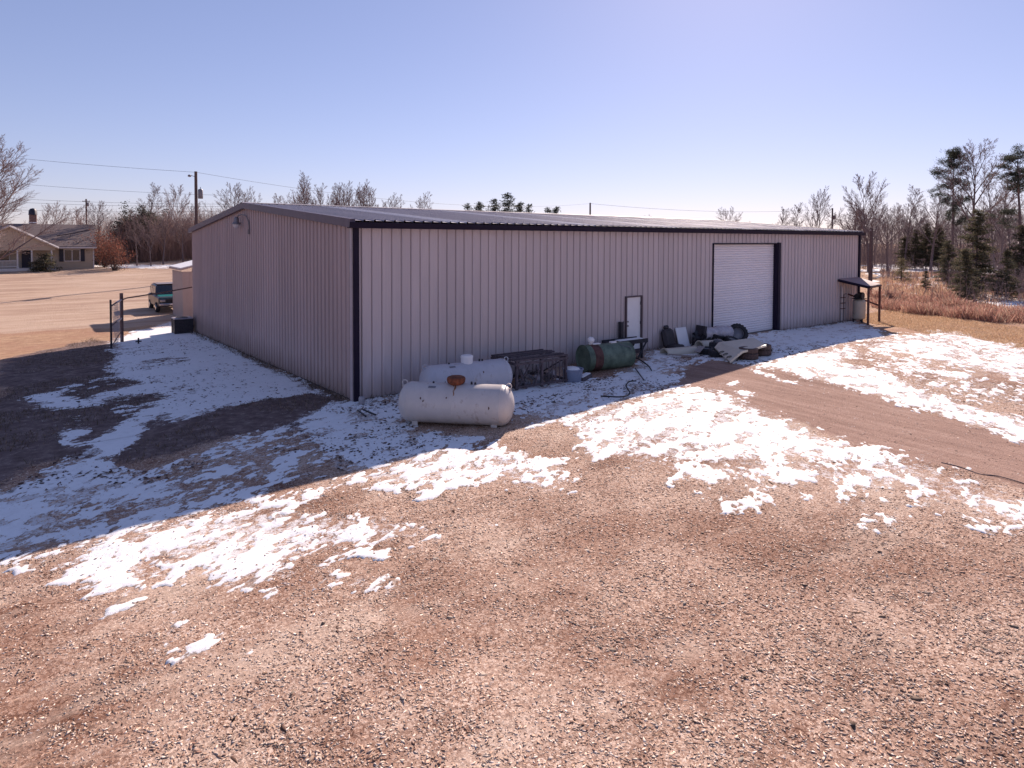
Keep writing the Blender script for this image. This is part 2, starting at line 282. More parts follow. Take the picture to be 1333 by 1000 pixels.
TREES=[('pine', 83.62, 12.39, 16.22, 'tall pine with open clumped crown standing above the right hand woods', None),
('pine', 85.59, 5.82, 15.97, 'tall pine cut by the right edge of the picture', None),
('oak', 82.15, 9.73, 16.67, 'largest bare tree of the right woods, broad crown beside the tall pine', None),
('vase', 88.14, 24.07, 14.31, 'round crowned bare tree rising just right of the building end', None),
('vase', 103.76, 39.82, 14.15, 'bare fan shaped tree above the far right end of the roof', None),
('slim', 106.29, 45.45, 11.66, 'low bare tree left of the fan shaped tree beyond the roof', None),
('slim', 108.02, 49.17, 11.01, 'smaller bare tree farthest left of those at the roof end', None),
('slim', 101.12, 24.16, 13.29, 'thin upright bare tree between the round tree and the tall pine', None),
('oak', 97.42, 19.44, 12.3, 'bare forked tree left of the tall pine trunk', None),
('slim', 99.99, 12.4, 14.09, 'left of two close straight bare trunks right of the largest tree', None),
('slim', 101.72, 12.33, 13.55, 'right of two close straight bare trunks right of the largest tree', None),
('slim', 106.72, 12.27, 11.85, 'thin bare tree left of the pine at the right edge', None),
('oak', 85.97, 20.68, 9.69, 'dark multi branched bare tree behind the wooden pole', None),
('vase', 96.89, 29.96, 10.55, 'bare tree half hidden behind the far roof corner', None),
('vase', 110.57, 25.72, 10.09, 'bare tree behind the cedars left of the forked tree', None),
('vase', 108.05, 21.35, 7.76, 'low bare tree between the tall pine and the forked tree', None),
('oak', 114.85, 21.15, 9.79, 'bare tree behind the tall pine and largest bare tree', None),
('vase', 122.87, 20.03, 11.04, 'bare tree behind the two straight trunks', None),
('vase', 118.42, 40.82, 7.28, 'leafless tree among many in the depth of the right woods', 'bare trees in the depth of the right hand woods'),
('oak', 121.73, 41.13, 11.96, 'leafless tree among many in the depth of the right woods', 'bare trees in the depth of the right hand woods'),
('slim', 101.94, 31.21, 9.98, 'leafless tree among many in the depth of the right woods', 'bare trees in the depth of the right hand woods'),
('oak', 120.84, 38.7, 9.48, 'leafless tree among many in the depth of the right woods', 'bare trees in the depth of the right hand woods'),
('oak', 95.89, 27.36, 9.78, 'leafless tree among many in the depth of the right woods', 'bare trees in the depth of the right hand woods'),
('slim', 112.5, 33.3, 8.19, 'leafless tree among many in the depth of the right woods', 'bare trees in the depth of the right hand woods'),
('oak', 136.75, 43.44, 12.46, 'leafless tree among many in the depth of the right woods', 'bare trees in the depth of the right hand woods'),
('vase', 142.66, 44.0, 10.23, 'leafless tree among many in the depth of the right woods', 'bare trees in the depth of the right hand woods'),
('oak', 147.14, 44.88, 8.52, 'leafless tree among many in the depth of the right woods', 'bare trees in the depth of the right hand woods'),
('oak', 137.52, 40.49, 10.14, 'leafless tree among many in the depth of the right woods', 'bare trees in the depth of the right hand woods'),
('slim', 149.08, 43.39, 12.95, 'leafless tree among many in the depth of the right woods', 'bare trees in the depth of the right hand woods'),
('oak', 107.16, 27.08, 8.92, 'leafless tree among many in the depth of the right woods', 'bare trees in the depth of the right hand woods'),
('oak', 110.83, 27.62, 7.29, 'leafless tree among many in the depth of the right woods', 'bare trees in the depth of the right hand woods'),
('vase', 127.48, 33.04, 8.93, 'leafless tree among many in the depth of the right woods', 'bare trees in the depth of the right hand woods'),
('slim', 138.78, 35.91, 7.8, 'leafless tree among many in the depth of the right woods', 'bare trees in the depth of the right hand woods'),
('slim', 138.89, 34.98, 8.63, 'leafless tree among many in the depth of the right woods', 'bare trees in the depth of the right hand woods'),
('oak', 129.95, 31.73, 9.02, 'leafless tree among many in the depth of the right woods', 'bare trees in the depth of the right hand woods'),
('oak', 107.76, 22.95, 9.5, 'leafless tree among many in the depth of the right woods', 'bare trees in the depth of the right hand woods'),
('oak', 127.0, 29.33, 6.83, 'leafless tree among many in the depth of the right woods', 'bare trees in the depth of the right hand woods'),
('vase', 150.25, 36.35, 7.76, 'leafless tree among many in the depth of the right woods', 'bare trees in the depth of the right hand woods'),
('vase', 124.41, 27.03, 7.31, 'leafless tree among many in the depth of the right woods', 'bare trees in the depth of the right hand woods'),
('slim', 138.53, 30.82, 10.19, 'leafless tree among many in the depth of the right woods', 'bare trees in the depth of the right hand woods'),
('vase', 135.21, 28.39, 9.36, 'leafless tree among many in the depth of the right woods', 'bare trees in the depth of the right hand woods'),
('slim', 118.77, 22.18, 10.52, 'leafless tree among many in the depth of the right woods', 'bare trees in the depth of the right hand woods'),
('vase', 165.65, 36.1, 11.66, 'leafless tree among many in the depth of the right woods', 'bare trees in the depth of the right hand woods'),
('vase', 147.25, 29.98, 10.75, 'leafless tree among many in the depth of the right woods', 'bare trees in the depth of the right hand woods'),
('vase', 164.02, 33.26, 10.99, 'leafless tree among many in the depth of the right woods', 'bare trees in the depth of the right hand woods'),
('oak', 126.9, 21.9, 8.14, 'leafless tree among many in the depth of the right woods', 'bare trees in the depth of the right hand woods'),
('oak', 170.44, 34.28, 11.86, 'leafless tree among many in the depth of the right woods', 'bare trees in the depth of the right hand woods'),
('vase', 152.68, 27.82, 10.15, 'leafless tree among many in the depth of the right woods', 'bare trees in the depth of the right hand woods'),
('vase', 122.13, 19.06, 10.92, 'leafless tree among many in the depth of the right woods', 'bare trees in the depth of the right hand woods'),
('slim', 143.8, 24.04, 10.1, 'leafless tree among many in the depth of the right woods', 'bare trees in the depth of the right hand woods'),
('oak', 110.79, 14.51, 7.83, 'leafless tree among many in the depth of the right woods', 'bare trees in the depth of the right hand woods'),
('vase', 152.9, 24.81, 9.13, 'leafless tree among many in the depth of the right woods', 'bare trees in the depth of the right hand woods'),
('oak', 138.97, 20.69, 11.38, 'leafless tree among many in the depth of the right woods', 'bare trees in the depth of the right hand woods'),
('vase', 176.55, 28.82, 9.65, 'leafless tree among many in the depth of the right woods', 'bare trees in the depth of the right hand woods'),
('slim', 149.05, 21.68, 10.22, 'leafless tree among many in the depth of the right woods', 'bare trees in the depth of the right hand woods'),
('oak', 131.77, 16.81, 10.01, 'leafless tree among many in the depth of the right woods', 'bare trees in the depth of the right hand woods'),
('slim', 112.17, 11.23, 6.42, 'leafless tree among many in the depth of the right woods', 'bare trees in the depth of the right hand woods'),
('oak', 114.74, 11.32, 9.43, 'leafless tree among many in the depth of the right woods', 'bare trees in the depth of the right hand woods'),
('slim', 123.87, 12.68, 7.85, 'leafless tree among many in the depth of the right woods', 'bare trees in the depth of the right hand woods'),
('oak', 113.13, 9.86, 8.94, 'leafless tree among many in the depth of the right woods', 'bare trees in the depth of the right hand woods'),
('vase', 172.01, 22.15, 8.32, 'leafless tree among many in the depth of the right woods', 'bare trees in the depth of the right hand woods'),
('oak', 113.11, 8.54, 7.62, 'leafless tree among many in the depth of the right woods', 'bare trees in the depth of the right hand woods'),
('cedar', 102.35, 23.21, 6.38, 'dark cedar at the left of the cedar row by the field track', None),
('cedar', 102.54, 21.8, 7.3, 'dark cedar in the middle of the row by the field track', None),
('cedar', 102.89, 20.27, 6.81, 'dark cedar at the right of the row by the field track', None),
('cedar', 102.13, 24.65, 5.32, 'shorter dark cedar ending the row behind the thin tree', None),
('cedar', 52.6, 0.94, 7.12, 'tallest near evergreen with drooping layers at the right edge of the field', None),
('cedar', 46.03, -0.31, 3.9, 'young dark pine left of the tallest near evergreen', None),
('cedar', 50.83, -1.49, 3.87, 'young dark evergreen right of the tallest near evergreen', None),
('cedar', 64.72, 6.75, 4.61, 'olive green spreading evergreen left of the tallest near evergreen', None),
('cedar', 67.89, 1.78, 6.06, 'evergreen at the right picture edge behind the young one', None),
('pale', 65.48, 11.22, 2.77, 'small pale wispy young pine standing alone in the scrub', None),
('cedar', 55.08, 5.34, 1.91, 'small narrow dark evergreen bush in the brown scrub', None),
('slim', 24.83, 75.41, 13.19, 'tallest slender bare tree of the row above the gable roof', None),
('slim', 24.8, 70.38, 11.47, 'leafless tree, second from the left in the row beyond the near roof', 'bare tree row beyond the near roof'),
('vase', 26.56, 71.55, 11.14, 'leafless tree, third from the left in the row beyond the near roof', 'bare tree row beyond the near roof'),
('slim', 28.37, 72.68, 11.7, 'leafless tree, fourth from the left in the row beyond the near roof', 'bare tree row beyond the near roof'),
('vase', 31.23, 73.01, 12.36, 'leafless tree, sixth from the left in the row beyond the near roof', 'bare tree row beyond the near roof'),
('vase', 33.06, 74.13, 12.95, 'leafless tree, seventh from the left in the row beyond the near roof', 'bare tree row beyond the near roof'),
('slim', 35.21, 74.99, 12.24, 'leafless tree, eighth from the left in the row beyond the near roof', 'bare tree row beyond the near roof'),
('slim', 37.23, 75.96, 12.81, 'leafless tree, ninth from the left in the row beyond the near roof', 'bare tree row beyond the near roof'),
('vase', 39.29, 76.9, 11.99, 'leafless tree, tenth from the left in the row beyond the near roof', 'bare tree row beyond the near roof'),
('vase', 34.2, 83.35, 11.78, 'leafless tree, fifth from the left in the row beyond the near roof', 'bare tree row beyond the near roof'),
('vase', 28.67, 90.14, 11.7, 'leafless tree, first from the left in the row beyond the near roof', 'bare tree row beyond the near roof'),
('vase', 42.62, 71.8, 11.98, 'lone small bare tree beyond the roof right of the tree row', None),
('vase', 15.64, 74.92, 10.4, 'bare tree above the left end of the gable roof', None),
('vase', 18.08, 78.1, 10.38, 'bare tree right beside the one above the gable left end', None),
('slim', 22.31, 81.15, 9.87, 'tiny bare tree just behind the gable peak', None),
('oak', 96.98, 52.63, 10.8, 'small round bare tree beyond the middle right of the roof', None),
('vase', 94.68, 69.56, 9.71, 'tiny bare treetop barely above the middle of the roof', None),
('conif', 46.27, 63.94, 10.07, 'leftmost small pine top above the roof', None),
('conif', 48.31, 63.62, 10.37, 'second pine top from the left above the roof', None),
('conif', 50.68, 63.06, 10.91, 'third pine top from the left above the roof', None),
('conif', 52.89, 62.62, 11.94, 'tallest pine top above the middle of the roof', None),
('conif', 54.93, 62.31, 10.55, 'pine top right of the tallest one above the roof', None),
('conif', 56.72, 62.19, 10.25, 'last pine top of the main clump above the roof', None),
('conif', 59.81, 61.08, 9.81, 'left pine top of the separate pair above the roof', None),
('conif', 61.55, 60.99, 9.99, 'right pine top of the separate pair above the roof', None),
('vase', 13.24, 104.57, 12.13, 'pale bare tree between the round evergreen and the utility pole', None),
('slim', 7.96, 96.0, 11.67, 'dead snag top showing above the round evergreen', None),
('oak', -0.25, 69.49, 7.55, 'dark bare tree at the right end of the house', None),
('vase', -3.74, 101.24, 8.95, 'thin bare tree behind the house roof', None),
('vase', -0.68, 105.19, 8.29, 'faint bare tree behind the right part of the house roof', None),
('oak', 5.77, 67.37, 6.65, 'grey bare tree in front of the round evergreen, right side', None),
('slim', 3.21, 68.08, 6.46, 'grey bare sapling in front of the round evergreen, left side', None),
('oak', 8.02, 68.16, 5.64, 'bare tree close to the building gable by the utility pole', None),
('vase', 4.32, 65.97, 5.98, 'bare tree with pale twigs right in front of the round evergreen', None),
('vase', 12.44, 84.97, 8.26, 'bare tree behind the utility pole', None),
('round', 5.41, 80.28, 8.14, 'big round dark evergreen tree behind the parking lot', None),
('round', 11.0, 81.03, 5.46, 'low dark evergreen behind the utility pole', None),
('red', 0.45, 61.37, 4.13, 'rusty red leaved shrub right of the house', None),
('red', -0.04, 66.8, 4.93, 'taller reddish brown leaved tree at the house end', None),
('big', -9.85, 41.52, 12.28, 'large bare spreading tree reaching in from the left edge in front of the house', None)]
BRUSH= [(41.44, 3.45), (37.55, 1.86), (34.39, -3.23), (32.98, -6.79), (32.61, -9.39), (38.07, -8.44), (37.77, -5.65), (39.97, -1.89), (45.81, 0.28), (45.89, 2.37)]
SCRUB= [(94.78, 25.16), (42.06, 3.7), (41.16, -1.52), (38.07, -8.44), (95.27, 1.54), (91.25, 14.7)]
# ---------------------------------------------------------------- ground sheet
def axis(spec):
    o=[]
    for a,b,st in spec: o+=list(np.arange(a,b,st))
    return np.array(o+[spec[-1][1]])
gx=axis([(-900,-200,100),(-200,-60,14),(-60,-16,2),(-16,40,.3),(40,80,1),(80,200,6),(200,1000,100)])
gy=axis([(-500,-100,50),(-100,-24,4),(-24,-18,.6),(-18,36,.3),(36,90,1),(90,200,8),(200,1000,100)])
def gridmesh(gx,gy):
    X,Y=np.meshgrid(gx,gy); nx,ny=len(gx),len(gy)
    i=np.arange(nx*ny).reshape(ny,nx)
    Q=np.stack([i[:-1,:-1],i[:-1,1:],i[1:,1:],i[1:,:-1]],-1).reshape(-1,4)
    return X.ravel(),Y.ravel(),Q
X,Y,Q=gridmesh(gx,gy)
micro=(fbm(X*.9,Y*.9,4,3)-.5)*.05+(fbm(X*.15,Y*.15,2,5)-.5)*.12*(1-np.exp(-((X-5)/40)**2-((Y+2)/25)**2))
Z=terr(X,Y)+micro
def region(polys,X,Y,soft,n):
    r=np.zeros(X.shape)
    for p in polys:
        d=sdf(X,Y,p)+n*soft*2.4; r=np.maximum(r,ss(-soft,soft,d))
    return r
nn=fbm(X*.8,Y*.8,4,11)-.5
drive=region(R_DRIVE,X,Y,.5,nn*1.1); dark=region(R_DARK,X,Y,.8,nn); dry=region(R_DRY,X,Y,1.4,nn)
dry=np.maximum(dry,ss(33,38,X)*(1-ss(0,1,dry*0)))   # everything east of the shed end is grass
lot=ss(23.5,26.5,Y+nn*3+.25*(X+3))*(1-ss(10,18,X)); lot=np.maximum(lot,.0)
verge=ss(18,22,Y-.6*X)*(1-lot)*(X<4)
verge=np.maximum(verge,ss(-7.6,-9.2,X+nn*1.5)*ss(-2,2,Y)*(1-lot))
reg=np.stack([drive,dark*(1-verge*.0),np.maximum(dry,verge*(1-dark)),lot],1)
m=bpy.data.materials.new('ground surface'); m.use_nodes=True; n=m.node_tree; b=n.nodes['Principled BSDF']; b.inputs['Roughness'].default_value=.95; b.inputs['Specular IOR Level'].default_value=.15
def N(t,**k):
    o=n.nodes.new(t)
    for a,v in k.items(): setattr(o,a,v)
    return o
def L(a,c): n.links.new(a,c)
def ramp(src,stops):
    r=N('ShaderNodeValToRGB'); e=r.color_ramp.elements
    while len(e)<len(stops): e.new(.5)
    for q,(p,c) in zip(e,stops): q.position=p; q.color=lin(c)
    L(src,r.inputs[0]); return r.outputs[0]
def mixc(f,a,c,bt='MIX'):
    x=N('ShaderNodeMix',data_type='RGBA',blend_type=bt)
    for s,i in ((f,0),(a,6),(c,7)):
        if hasattr(s,'links') or hasattr(s,'is_linked'): L(s,x.inputs[i])
        else: x.inputs[i].default_value=s if i==0 else lin(s)
    return x.outputs[2]
def noise(sc,det=6,ro=.6,vec=None):
    o=N('ShaderNodeTexNoise'); o.inputs['Scale'].default_value=sc; o.inputs['Detail'].default_value=det; o.inputs['Roughness'].default_value=ro; L(vec or pos,o.inputs['Vector']); return o.outputs[0]
def maprange(s,a,b_,c=0.,d=1.):
    o=N('ShaderNodeMapRange'); L(s,o.inputs[0]); o.inputs[1].default_value=a;o.inputs[2].default_value=b_;o.inputs[3].default_value=c;o.inputs[4].default_value=d; return o.outputs[0]
tc=N('ShaderNodeTexCoord'); pos=tc.outputs['Object']
at=N('ShaderNodeAttribute',attribute_name='reg'); sp=N('ShaderNodeSeparateColor'); L(at.outputs['Color'],sp.inputs[0])
vo=N('ShaderNodeTexVoronoi'); vo.inputs['Scale'].default_value=36; L(pos,vo.inputs['Vector'])
vs_=N('ShaderNodeSeparateColor'); L(vo.outputs['Color'],vs_.inputs[0])
vo2=N('ShaderNodeTexVoronoi'); vo2.inputs['Scale'].default_value=85; L(pos,vo2.inputs['Vector'])
v2=N('ShaderNodeSeparateColor'); L(vo2.outputs['Color'],v2.inputs[0])
cell=mixc(.45,vs_.outputs[0],v2.outputs[1]); cells=N('ShaderNodeSeparateColor'); L(cell,cells.inputs[0])
big=noise(.35,5,.6); mid=noise(1.7,6,.65); fine=noise(9,6,.7)
gcol=ramp(cells.outputs[0],[(.1,GR[0]),(.38,GR[1]),(.6,GR[2]),(.85,GR[3])])
gcol=mixc(maprange(mid,.35,.7,0,.55),gcol,GR[4],'MIX')
gcol=mixc(maprange(big,.42,.60),gcol,mixc(1.,gcol,(.66,.56,.52),'MULTIPLY'))
mp3=N('ShaderNodeMapping'); mp3.inputs['Scale'].default_value=(.55,1.5,1); mp3.inputs['Rotation'].default_value=(0,0,R_(38)); L(pos,mp3.inputs[0])
gcol=mixc(maprange(noise(.8,8,.72,mp3.outputs[0]),.53,.66,0,.8),gcol,mixc(1.,gcol,(.48,.37,.33),'MULTIPLY'))
gcol=mixc(maprange(noise(.5,7,.7,mp3.outputs[0]),.52,.64,0,.45),gcol,(.70,.56,.45))
# driveway dirt, streaked along its length
mp=N('ShaderNodeMapping'); mp.inputs['Scale'].default_value=(1.6,.22,1); mp.inputs['Rotation'].default_value=(0,0,R_(8)); L(pos,mp.inputs[0])
dcol=ramp(noise(2.2,8,.7,mp.outputs[0]),[(.3,DR[0]),(.52,DR[1]),(.72,DR[2])])
dcol=mixc(maprange(fine,.5,.75,0,.5),dcol,DR[0])
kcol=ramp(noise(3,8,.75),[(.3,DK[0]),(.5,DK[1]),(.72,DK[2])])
ycol=ramp(noise(2.2,8,.75),[(.28,DY[0]),(.5,DY[1]),(.72,DY[2])])
ycol=mixc(maprange(big,.45,.65,0,.6),ycol,DY[3])
mp2=N('ShaderNodeMapping'); mp2.inputs['Scale'].default_value=(.25,1.3,1); mp2.inputs['Rotation'].default_value=(0,0,R_(-8)); L(pos,mp2.inputs[0])
lcol=ramp(noise(.55,8,.62,mp2.outputs[0]),[(.3,LT[0]),(.5,LT[1]),(.7,LT[2])])
def wob(s,a=.35): 
    o=N('ShaderNodeMath',operation='ADD'); L(s,o.inputs[0]); L(maprange(fine,.2,.8,-a,a),o.inputs[1]); return maprange(o.outputs[0],.35,.65)
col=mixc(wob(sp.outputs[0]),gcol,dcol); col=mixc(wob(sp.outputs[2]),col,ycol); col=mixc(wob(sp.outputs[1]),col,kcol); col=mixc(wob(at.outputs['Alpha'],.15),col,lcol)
# frost dust between the patches of snow
fr=N('ShaderNodeAttribute',attribute_name='frost'); fa=N('ShaderNodeMath',operation='ADD'); L(fr.outputs['Fac'],fa.inputs[0]); L(maprange(noise(6,10,.86),.25,.75,-1.,1.),fa.inputs[1])
col=mixc(maprange(fa.outputs[0],.44,.56,0,.85),col,(.78,.77,.78))
L(col,b.inputs['Base Color'])
bp=N('ShaderNodeBump'); bp.inputs['Strength'].default_value=.65; bp.inputs['Distance'].default_value=.03
hgt=N('ShaderNodeMath',operation='ADD'); L(cells.outputs[0],hgt.inputs[0]); L(fine,hgt.inputs[1]); L(hgt.outputs[0],bp.inputs['Height']); L(bp.outputs[0],b.inputs['Normal'])
# ---------------------------------------------------------------- snow lying in patches
def snowfield(X,Y,polys,holes=(),ns=1.):
    V=np.zeros(X.shape)
    for d,s,P in polys:
        P=np.array(P); k=(X>P[:,0].min()-s)&(X<P[:,0].max()+s)&(Y>P[:,1].min()-s)&(Y<P[:,1].max()+s)
        if k.any(): V[k]=np.maximum(V[k],d*ss(-s,s,sdf(X[k],Y[k],P)))
    for d,s,P in holes:
        P=np.array(P); k=(X>P[:,0].min()-s)&(X<P[:,0].max()+s)&(Y>P[:,1].min()-s)&(Y<P[:,1].max()+s)
        if k.any(): V[k]=V[k]-d*ss(-s,s,sdf(X[k],Y[k],P))
    return V
frost=snowfield(X,Y,SNOW,HOLES); frost=np.clip(frost,0,1)*.66; 
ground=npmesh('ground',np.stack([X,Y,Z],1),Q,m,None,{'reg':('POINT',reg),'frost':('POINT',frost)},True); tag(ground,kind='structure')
sm=bpy.data.materials.new('snow'); sm.use_nodes=True; n=sm.node_tree; b=n.nodes['Principled BSDF']; tc=N('ShaderNodeTexCoord'); pos=tc.outputs['Object']
b.inputs['Roughness'].default_value=.75; b.inputs['Specular IOR Level'].default_value=.2
sc_=ramp(noise(5,9,.75),[(.3,(.72,.71,.72)),(.5,(.83,.83,.84))]); da=N('ShaderNodeAttribute',attribute_name='depth'); sb=N('ShaderNodeMath',operation='MULTIPLY_ADD'); L(da.outputs['Fac'],sb.inputs[0]); sb.inputs[1].default_value=-.29; L(noise(6.5,10,.84),sb.inputs[2])
sc_=mixc(maprange(sb.outputs[0],.385,.43,0,.92),sc_,ramp(noise(9,4),[(.35,(.16,.10,.075)),(.65,(.42,.30,.23))])); L(sc_,b.inputs['Base Color'])
bp=N('ShaderNodeBump'); bp.inputs['Strength'].default_value=.5; bp.inputs['Distance'].default_value=.03; L(noise(11,8,.7),bp.inputs['Height']); L(bp.outputs[0],b.inputs['Normal'])
def snowmesh(name,gx,gy,polys,holes,sc=1.,thick=.013,DEEP=.33):
    X,Y,Q=gridmesh(gx,gy); V=snowfield(X,Y,polys,holes)
    act=V>.02
    nz=np.zeros(X.shape); k=act
    # drifted patches: noise stretched along the lie of the ground, then fine crumbs
    a=.35; U_=X[k]*math.cos(a)+Y[k]*math.sin(a); W_=-X[k]*math.sin(a)+Y[k]*math.cos(a)
    nz[k]=(fbm(U_*.75/sc,W_*1.5/sc,5,21,.62)-.5)*1.25+(fbm(U_*2.2/sc,W_*3.8/sc,4,33,.85)-.5)*3.4
    v=V+nz-.5
    base=terr(X,Y)
    mic=(fbm(X*.9,Y*.9,4,3)-.5)*.05+(fbm(X*.15,Y*.15,2,5)-.5)*.12*(1-np.exp(-((X-5)/40)**2-((Y+2)/25)**2))
    h=np.where(act,np.clip(v*.05*sc,-.04*sc,thick+.004*nz),-.05*sc)
    Z=base+mic+h
    inb=(X>-.02)&(X<30.02)&(Y>-.02)&(Y<20.8)
    ok=(h>-.012*sc)&~inb; keep=ok[Q].any(1)&~(inb[Q].any(1))
    Q=Q[keep]; u,inv=np.unique(Q,return_inverse=True)
    o=npmesh(name,np.stack([X[u],Y[u],Z[u]],1),inv.reshape(-1,4),sm,None,{'depth':('POINT',np.clip(v[u]/DEEP,0,1))},True); return tag(o,kind='structure')
snowmesh('snow_patches',np.arange(-11,31,.045),np.arange(-15.5,.05,.045),SNOW,HOLES)
snowmesh('snow_sheet',np.arange(-10,.02,.05),np.arange(.05,23,.05),SNOW,HOLES)
snowmesh('field_snow',np.arange(25,150,.5),np.arange(-28,70,.5),FAR_SNOW,(),6.,.05)
snowmesh('verge_snow',np.arange(-8,8,.25),np.arange(48,72,.25),FAR_SNOW,(),2.)
# ---------------------------------------------------------------- loose stones and dead leaves near the camera
nr=np.random.default_rng(5)
def fan(nm,d0,d1,side=.95,p=1.):
    u=nr.random(nm); d=(d0**(2-p)+u*(d1**(2-p)-d0**(2-p)))**(1/(2-p)) if p!=2 else d0*(d1/d0)**u
    s=(nr.random(nm)*2-1)*d*side
    return CAM.x+math.sin(YAW)*d+math.cos(YAW)*s, CAM.y+math.cos(YAW)*d-math.sin(YAW)*s
am=bpy.data.materials.new('mixed chips'); am.use_nodes=True; n=am.node_tree; b=n.nodes['Principled BSDF']; b.inputs['Roughness'].default_value=.9; b.inputs['Specular IOR Level'].default_value=.2
a_=N('ShaderNodeAttribute',attribute_name='tone'); L(a_.outputs['Color'],b.inputs['Base Color'])
def microz(x,y): return terr(x,y)+(fbm(x*.9,y*.9,4,3)-.5)*.05
cx_,cy_=fan(N_CHIPS,4.6,19,.92,1.3)
dr=snowfield(cx_,cy_,SNOW,HOLES); drv=region(R_DRIVE,cx_,cy_,.3,np.zeros(cx_.shape))
cl=fbm(cx_*1.3,cy_*1.3,4,50)
k=((dr<.45)|(nr.random(cx_.shape)<.07))&(region(R_DARK,cx_,cy_,.4,np.zeros(cx_.shape))<.5)&((drv<.4)|(nr.random(cx_.shape)<.12))&(nr.random(cx_.shape)<.25+1.1*cl)&~((cx_>-.3)&(cy_>-.3)); cx_,cy_,cl=cx_[k],cy_[k],cl[k]; nc=len(cx_)
oct_=np.array([(1,0,0),(-.8,.5,.1),(-.1,-.9,0),(.2,.3,.5),(0,.8,-.1),(.1,-.2,-.5)],float)
of=np.array([(0,4,3),(4,1,3),(1,2,3),(2,0,3),(4,0,5),(1,4,5),(2,1,5),(0,2,5)])
sz=(.007+.015*nr.random(nc)**2.5)[:,None]*np.stack([.9+1.6*nr.random(nc),.5+.5*nr.random(nc),.10+.18*nr.random(nc)],1)
def rotbatch(nb,tilt):
    th=nr.random(nb)*2*np.pi; ax=nr.random(nb)*2*np.pi; t=tilt*nr.standard_normal(nb)
    c,s=np.cos(th),np.sin(th); R1=np.zeros((nb,3,3)); R1[:,0,0]=c;R1[:,0,1]=-s;R1[:,1,0]=s;R1[:,1,1]=c;R1[:,2,2]=1
    kx,ky=np.cos(ax),np.sin(ax); K=np.zeros((nb,3,3)); K[:,0,2]=ky;K[:,1,2]=-kx;K[:,2,0]=-ky;K[:,2,1]=kx
    R2=np.eye(3)+np.sin(t)[:,None,None]*K+(1-np.cos(t))[:,None,None]*(K@K)
    return R2@R1
big_=nr.random(nc)<.0025; sz[big_]*=2.4
RB=rotbatch(nc,.22)
zo=np.where(snowfield(cx_,cy_,SNOW,HOLES)>.45,.022,.004); V=np.einsum('nij,nkj->nki',RB,oct_[None]*sz[:,None,:])+np.stack([cx_,cy_,microz(cx_,cy_)+zo],1)[:,None,:]
pal=np.array(CHIPS); tone=pal[nr.integers(0,len(pal),nc)]*np.where(big_,.45,1.)[:,None]*(.6+.7*nr.random(nc))[:,None]*(1.15-.5*cl)[:,None]
FC=(of[None]+6*np.arange(nc)[:,None,None]).reshape(-1,3)
tag(npmesh('gravel',V.reshape(-1,3),FC,am,None,{'tone':('POINT',np.repeat(np.c_[tone,np.ones(nc)],6,0))}),'pinkish brown gravel and leaf litter covering the yard','gravel',kind='stuff')
lm=bpy.data.materials.new('leaves and blades'); lm.use_nodes=True; n=lm.node_tree; b=n.nodes['Principled BSDF']; b.inputs['Roughness'].default_value=.8; b.inputs['Specular IOR Level'].default_value=.2
a_=N('ShaderNodeAttribute',attribute_name='tone'); L(a_.outputs['Color'],b.inputs['Base Color']); tl=N('ShaderNodeBsdfTranslucent'); L(a_.outputs['Color'],tl.inputs['Color']); ms=N('ShaderNodeMixShader'); ms.inputs[0].default_value=.42
L(b.outputs[0],ms.inputs[1]); L(tl.outputs[0],ms.inputs[2]); L(ms.outputs[0],n.nodes['Material Output'].inputs[0])
# ---------------------------------------------------------------- grass blades
def blades(name,x,y,hgt,wid,lean,pal,label,cat='grass',bend=None):
    nb=len(x); z=terr(x,y)-.01; th=nr.random(nb)*2*np.pi; hh=hgt*(.5+.8*nr.random(nb)); lx=(nr.standard_normal(nb)*lean)*hh; ly=(nr.standard_normal(nb)*lean)*hh
    ww=wid*(.6+.8*nr.random(nb)); dx,dy=np.cos(th)*ww/2,np.sin(th)*ww/2
    V=np.stack([np.stack([x-dx,y-dy,z],1),np.stack([x+dx,y+dy,z],1),np.stack([x+lx+dx*.5,y+ly+dy*.5,z+hh*.97],1),np.stack([x+lx*1.1-dx*.2,y+ly*1.1-dy*.2,z+hh],1)],1).reshape(-1,3)
    p=np.array(pal); t=p[nr.integers(0,len(p),nb)]*(.65+.7*nr.random(nb))[:,None]
    return tag(npmesh(name,V,np.arange(nb*4).reshape(-1,4),lm,None,{'tone':('POINT',np.repeat(np.c_[t,np.ones(nb)],4,0))}),label,cat,kind='stuff')

# dead leaves and clods lying on the shaded snow along the walls
nl=9000; lx_=np.concatenate([nr.uniform(-8,16,nl),nr.uniform(-8,-.2,nl//3)]); ly_=np.concatenate([nr.uniform(-6,-.3,nl),nr.uniform(0,18,nl//3)])
k=(ly_>-4.7)&(snowfield(lx_,ly_,SNOW,HOLES)>.4)&(fbm(lx_*.6,ly_*.9,4,91)>.49); lx_,ly_=lx_[k],ly_[k]; nl=len(lx_)
sz=(.015+.035*nr.random(nl)**2)[:,None]*np.stack([.8+1.3*nr.random(nl),.5+.6*nr.random(nl),.2+.25*nr.random(nl)],1)
V=np.einsum('nij,nkj->nki',rotbatch(nl,.25),oct_[None]*sz[:,None,:])+np.stack([lx_,ly_,microz(lx_,ly_)+.022],1)[:,None,:]
tone=np.array([(.09,.055,.05),(.14,.09,.08),(.06,.04,.04)])[nr.integers(0,3,nl)]
tag(npmesh('leaf_litter',V.reshape(-1,3),(of[None]+6*np.arange(nl)[:,None,None]).reshape(-1,3),am,None,{'tone':('POINT',np.repeat(np.c_[tone,np.ones(nl)],6,0))}),'dark dead leaves and clods scattered on the shaded snow','leaf litter',kind='stuff')
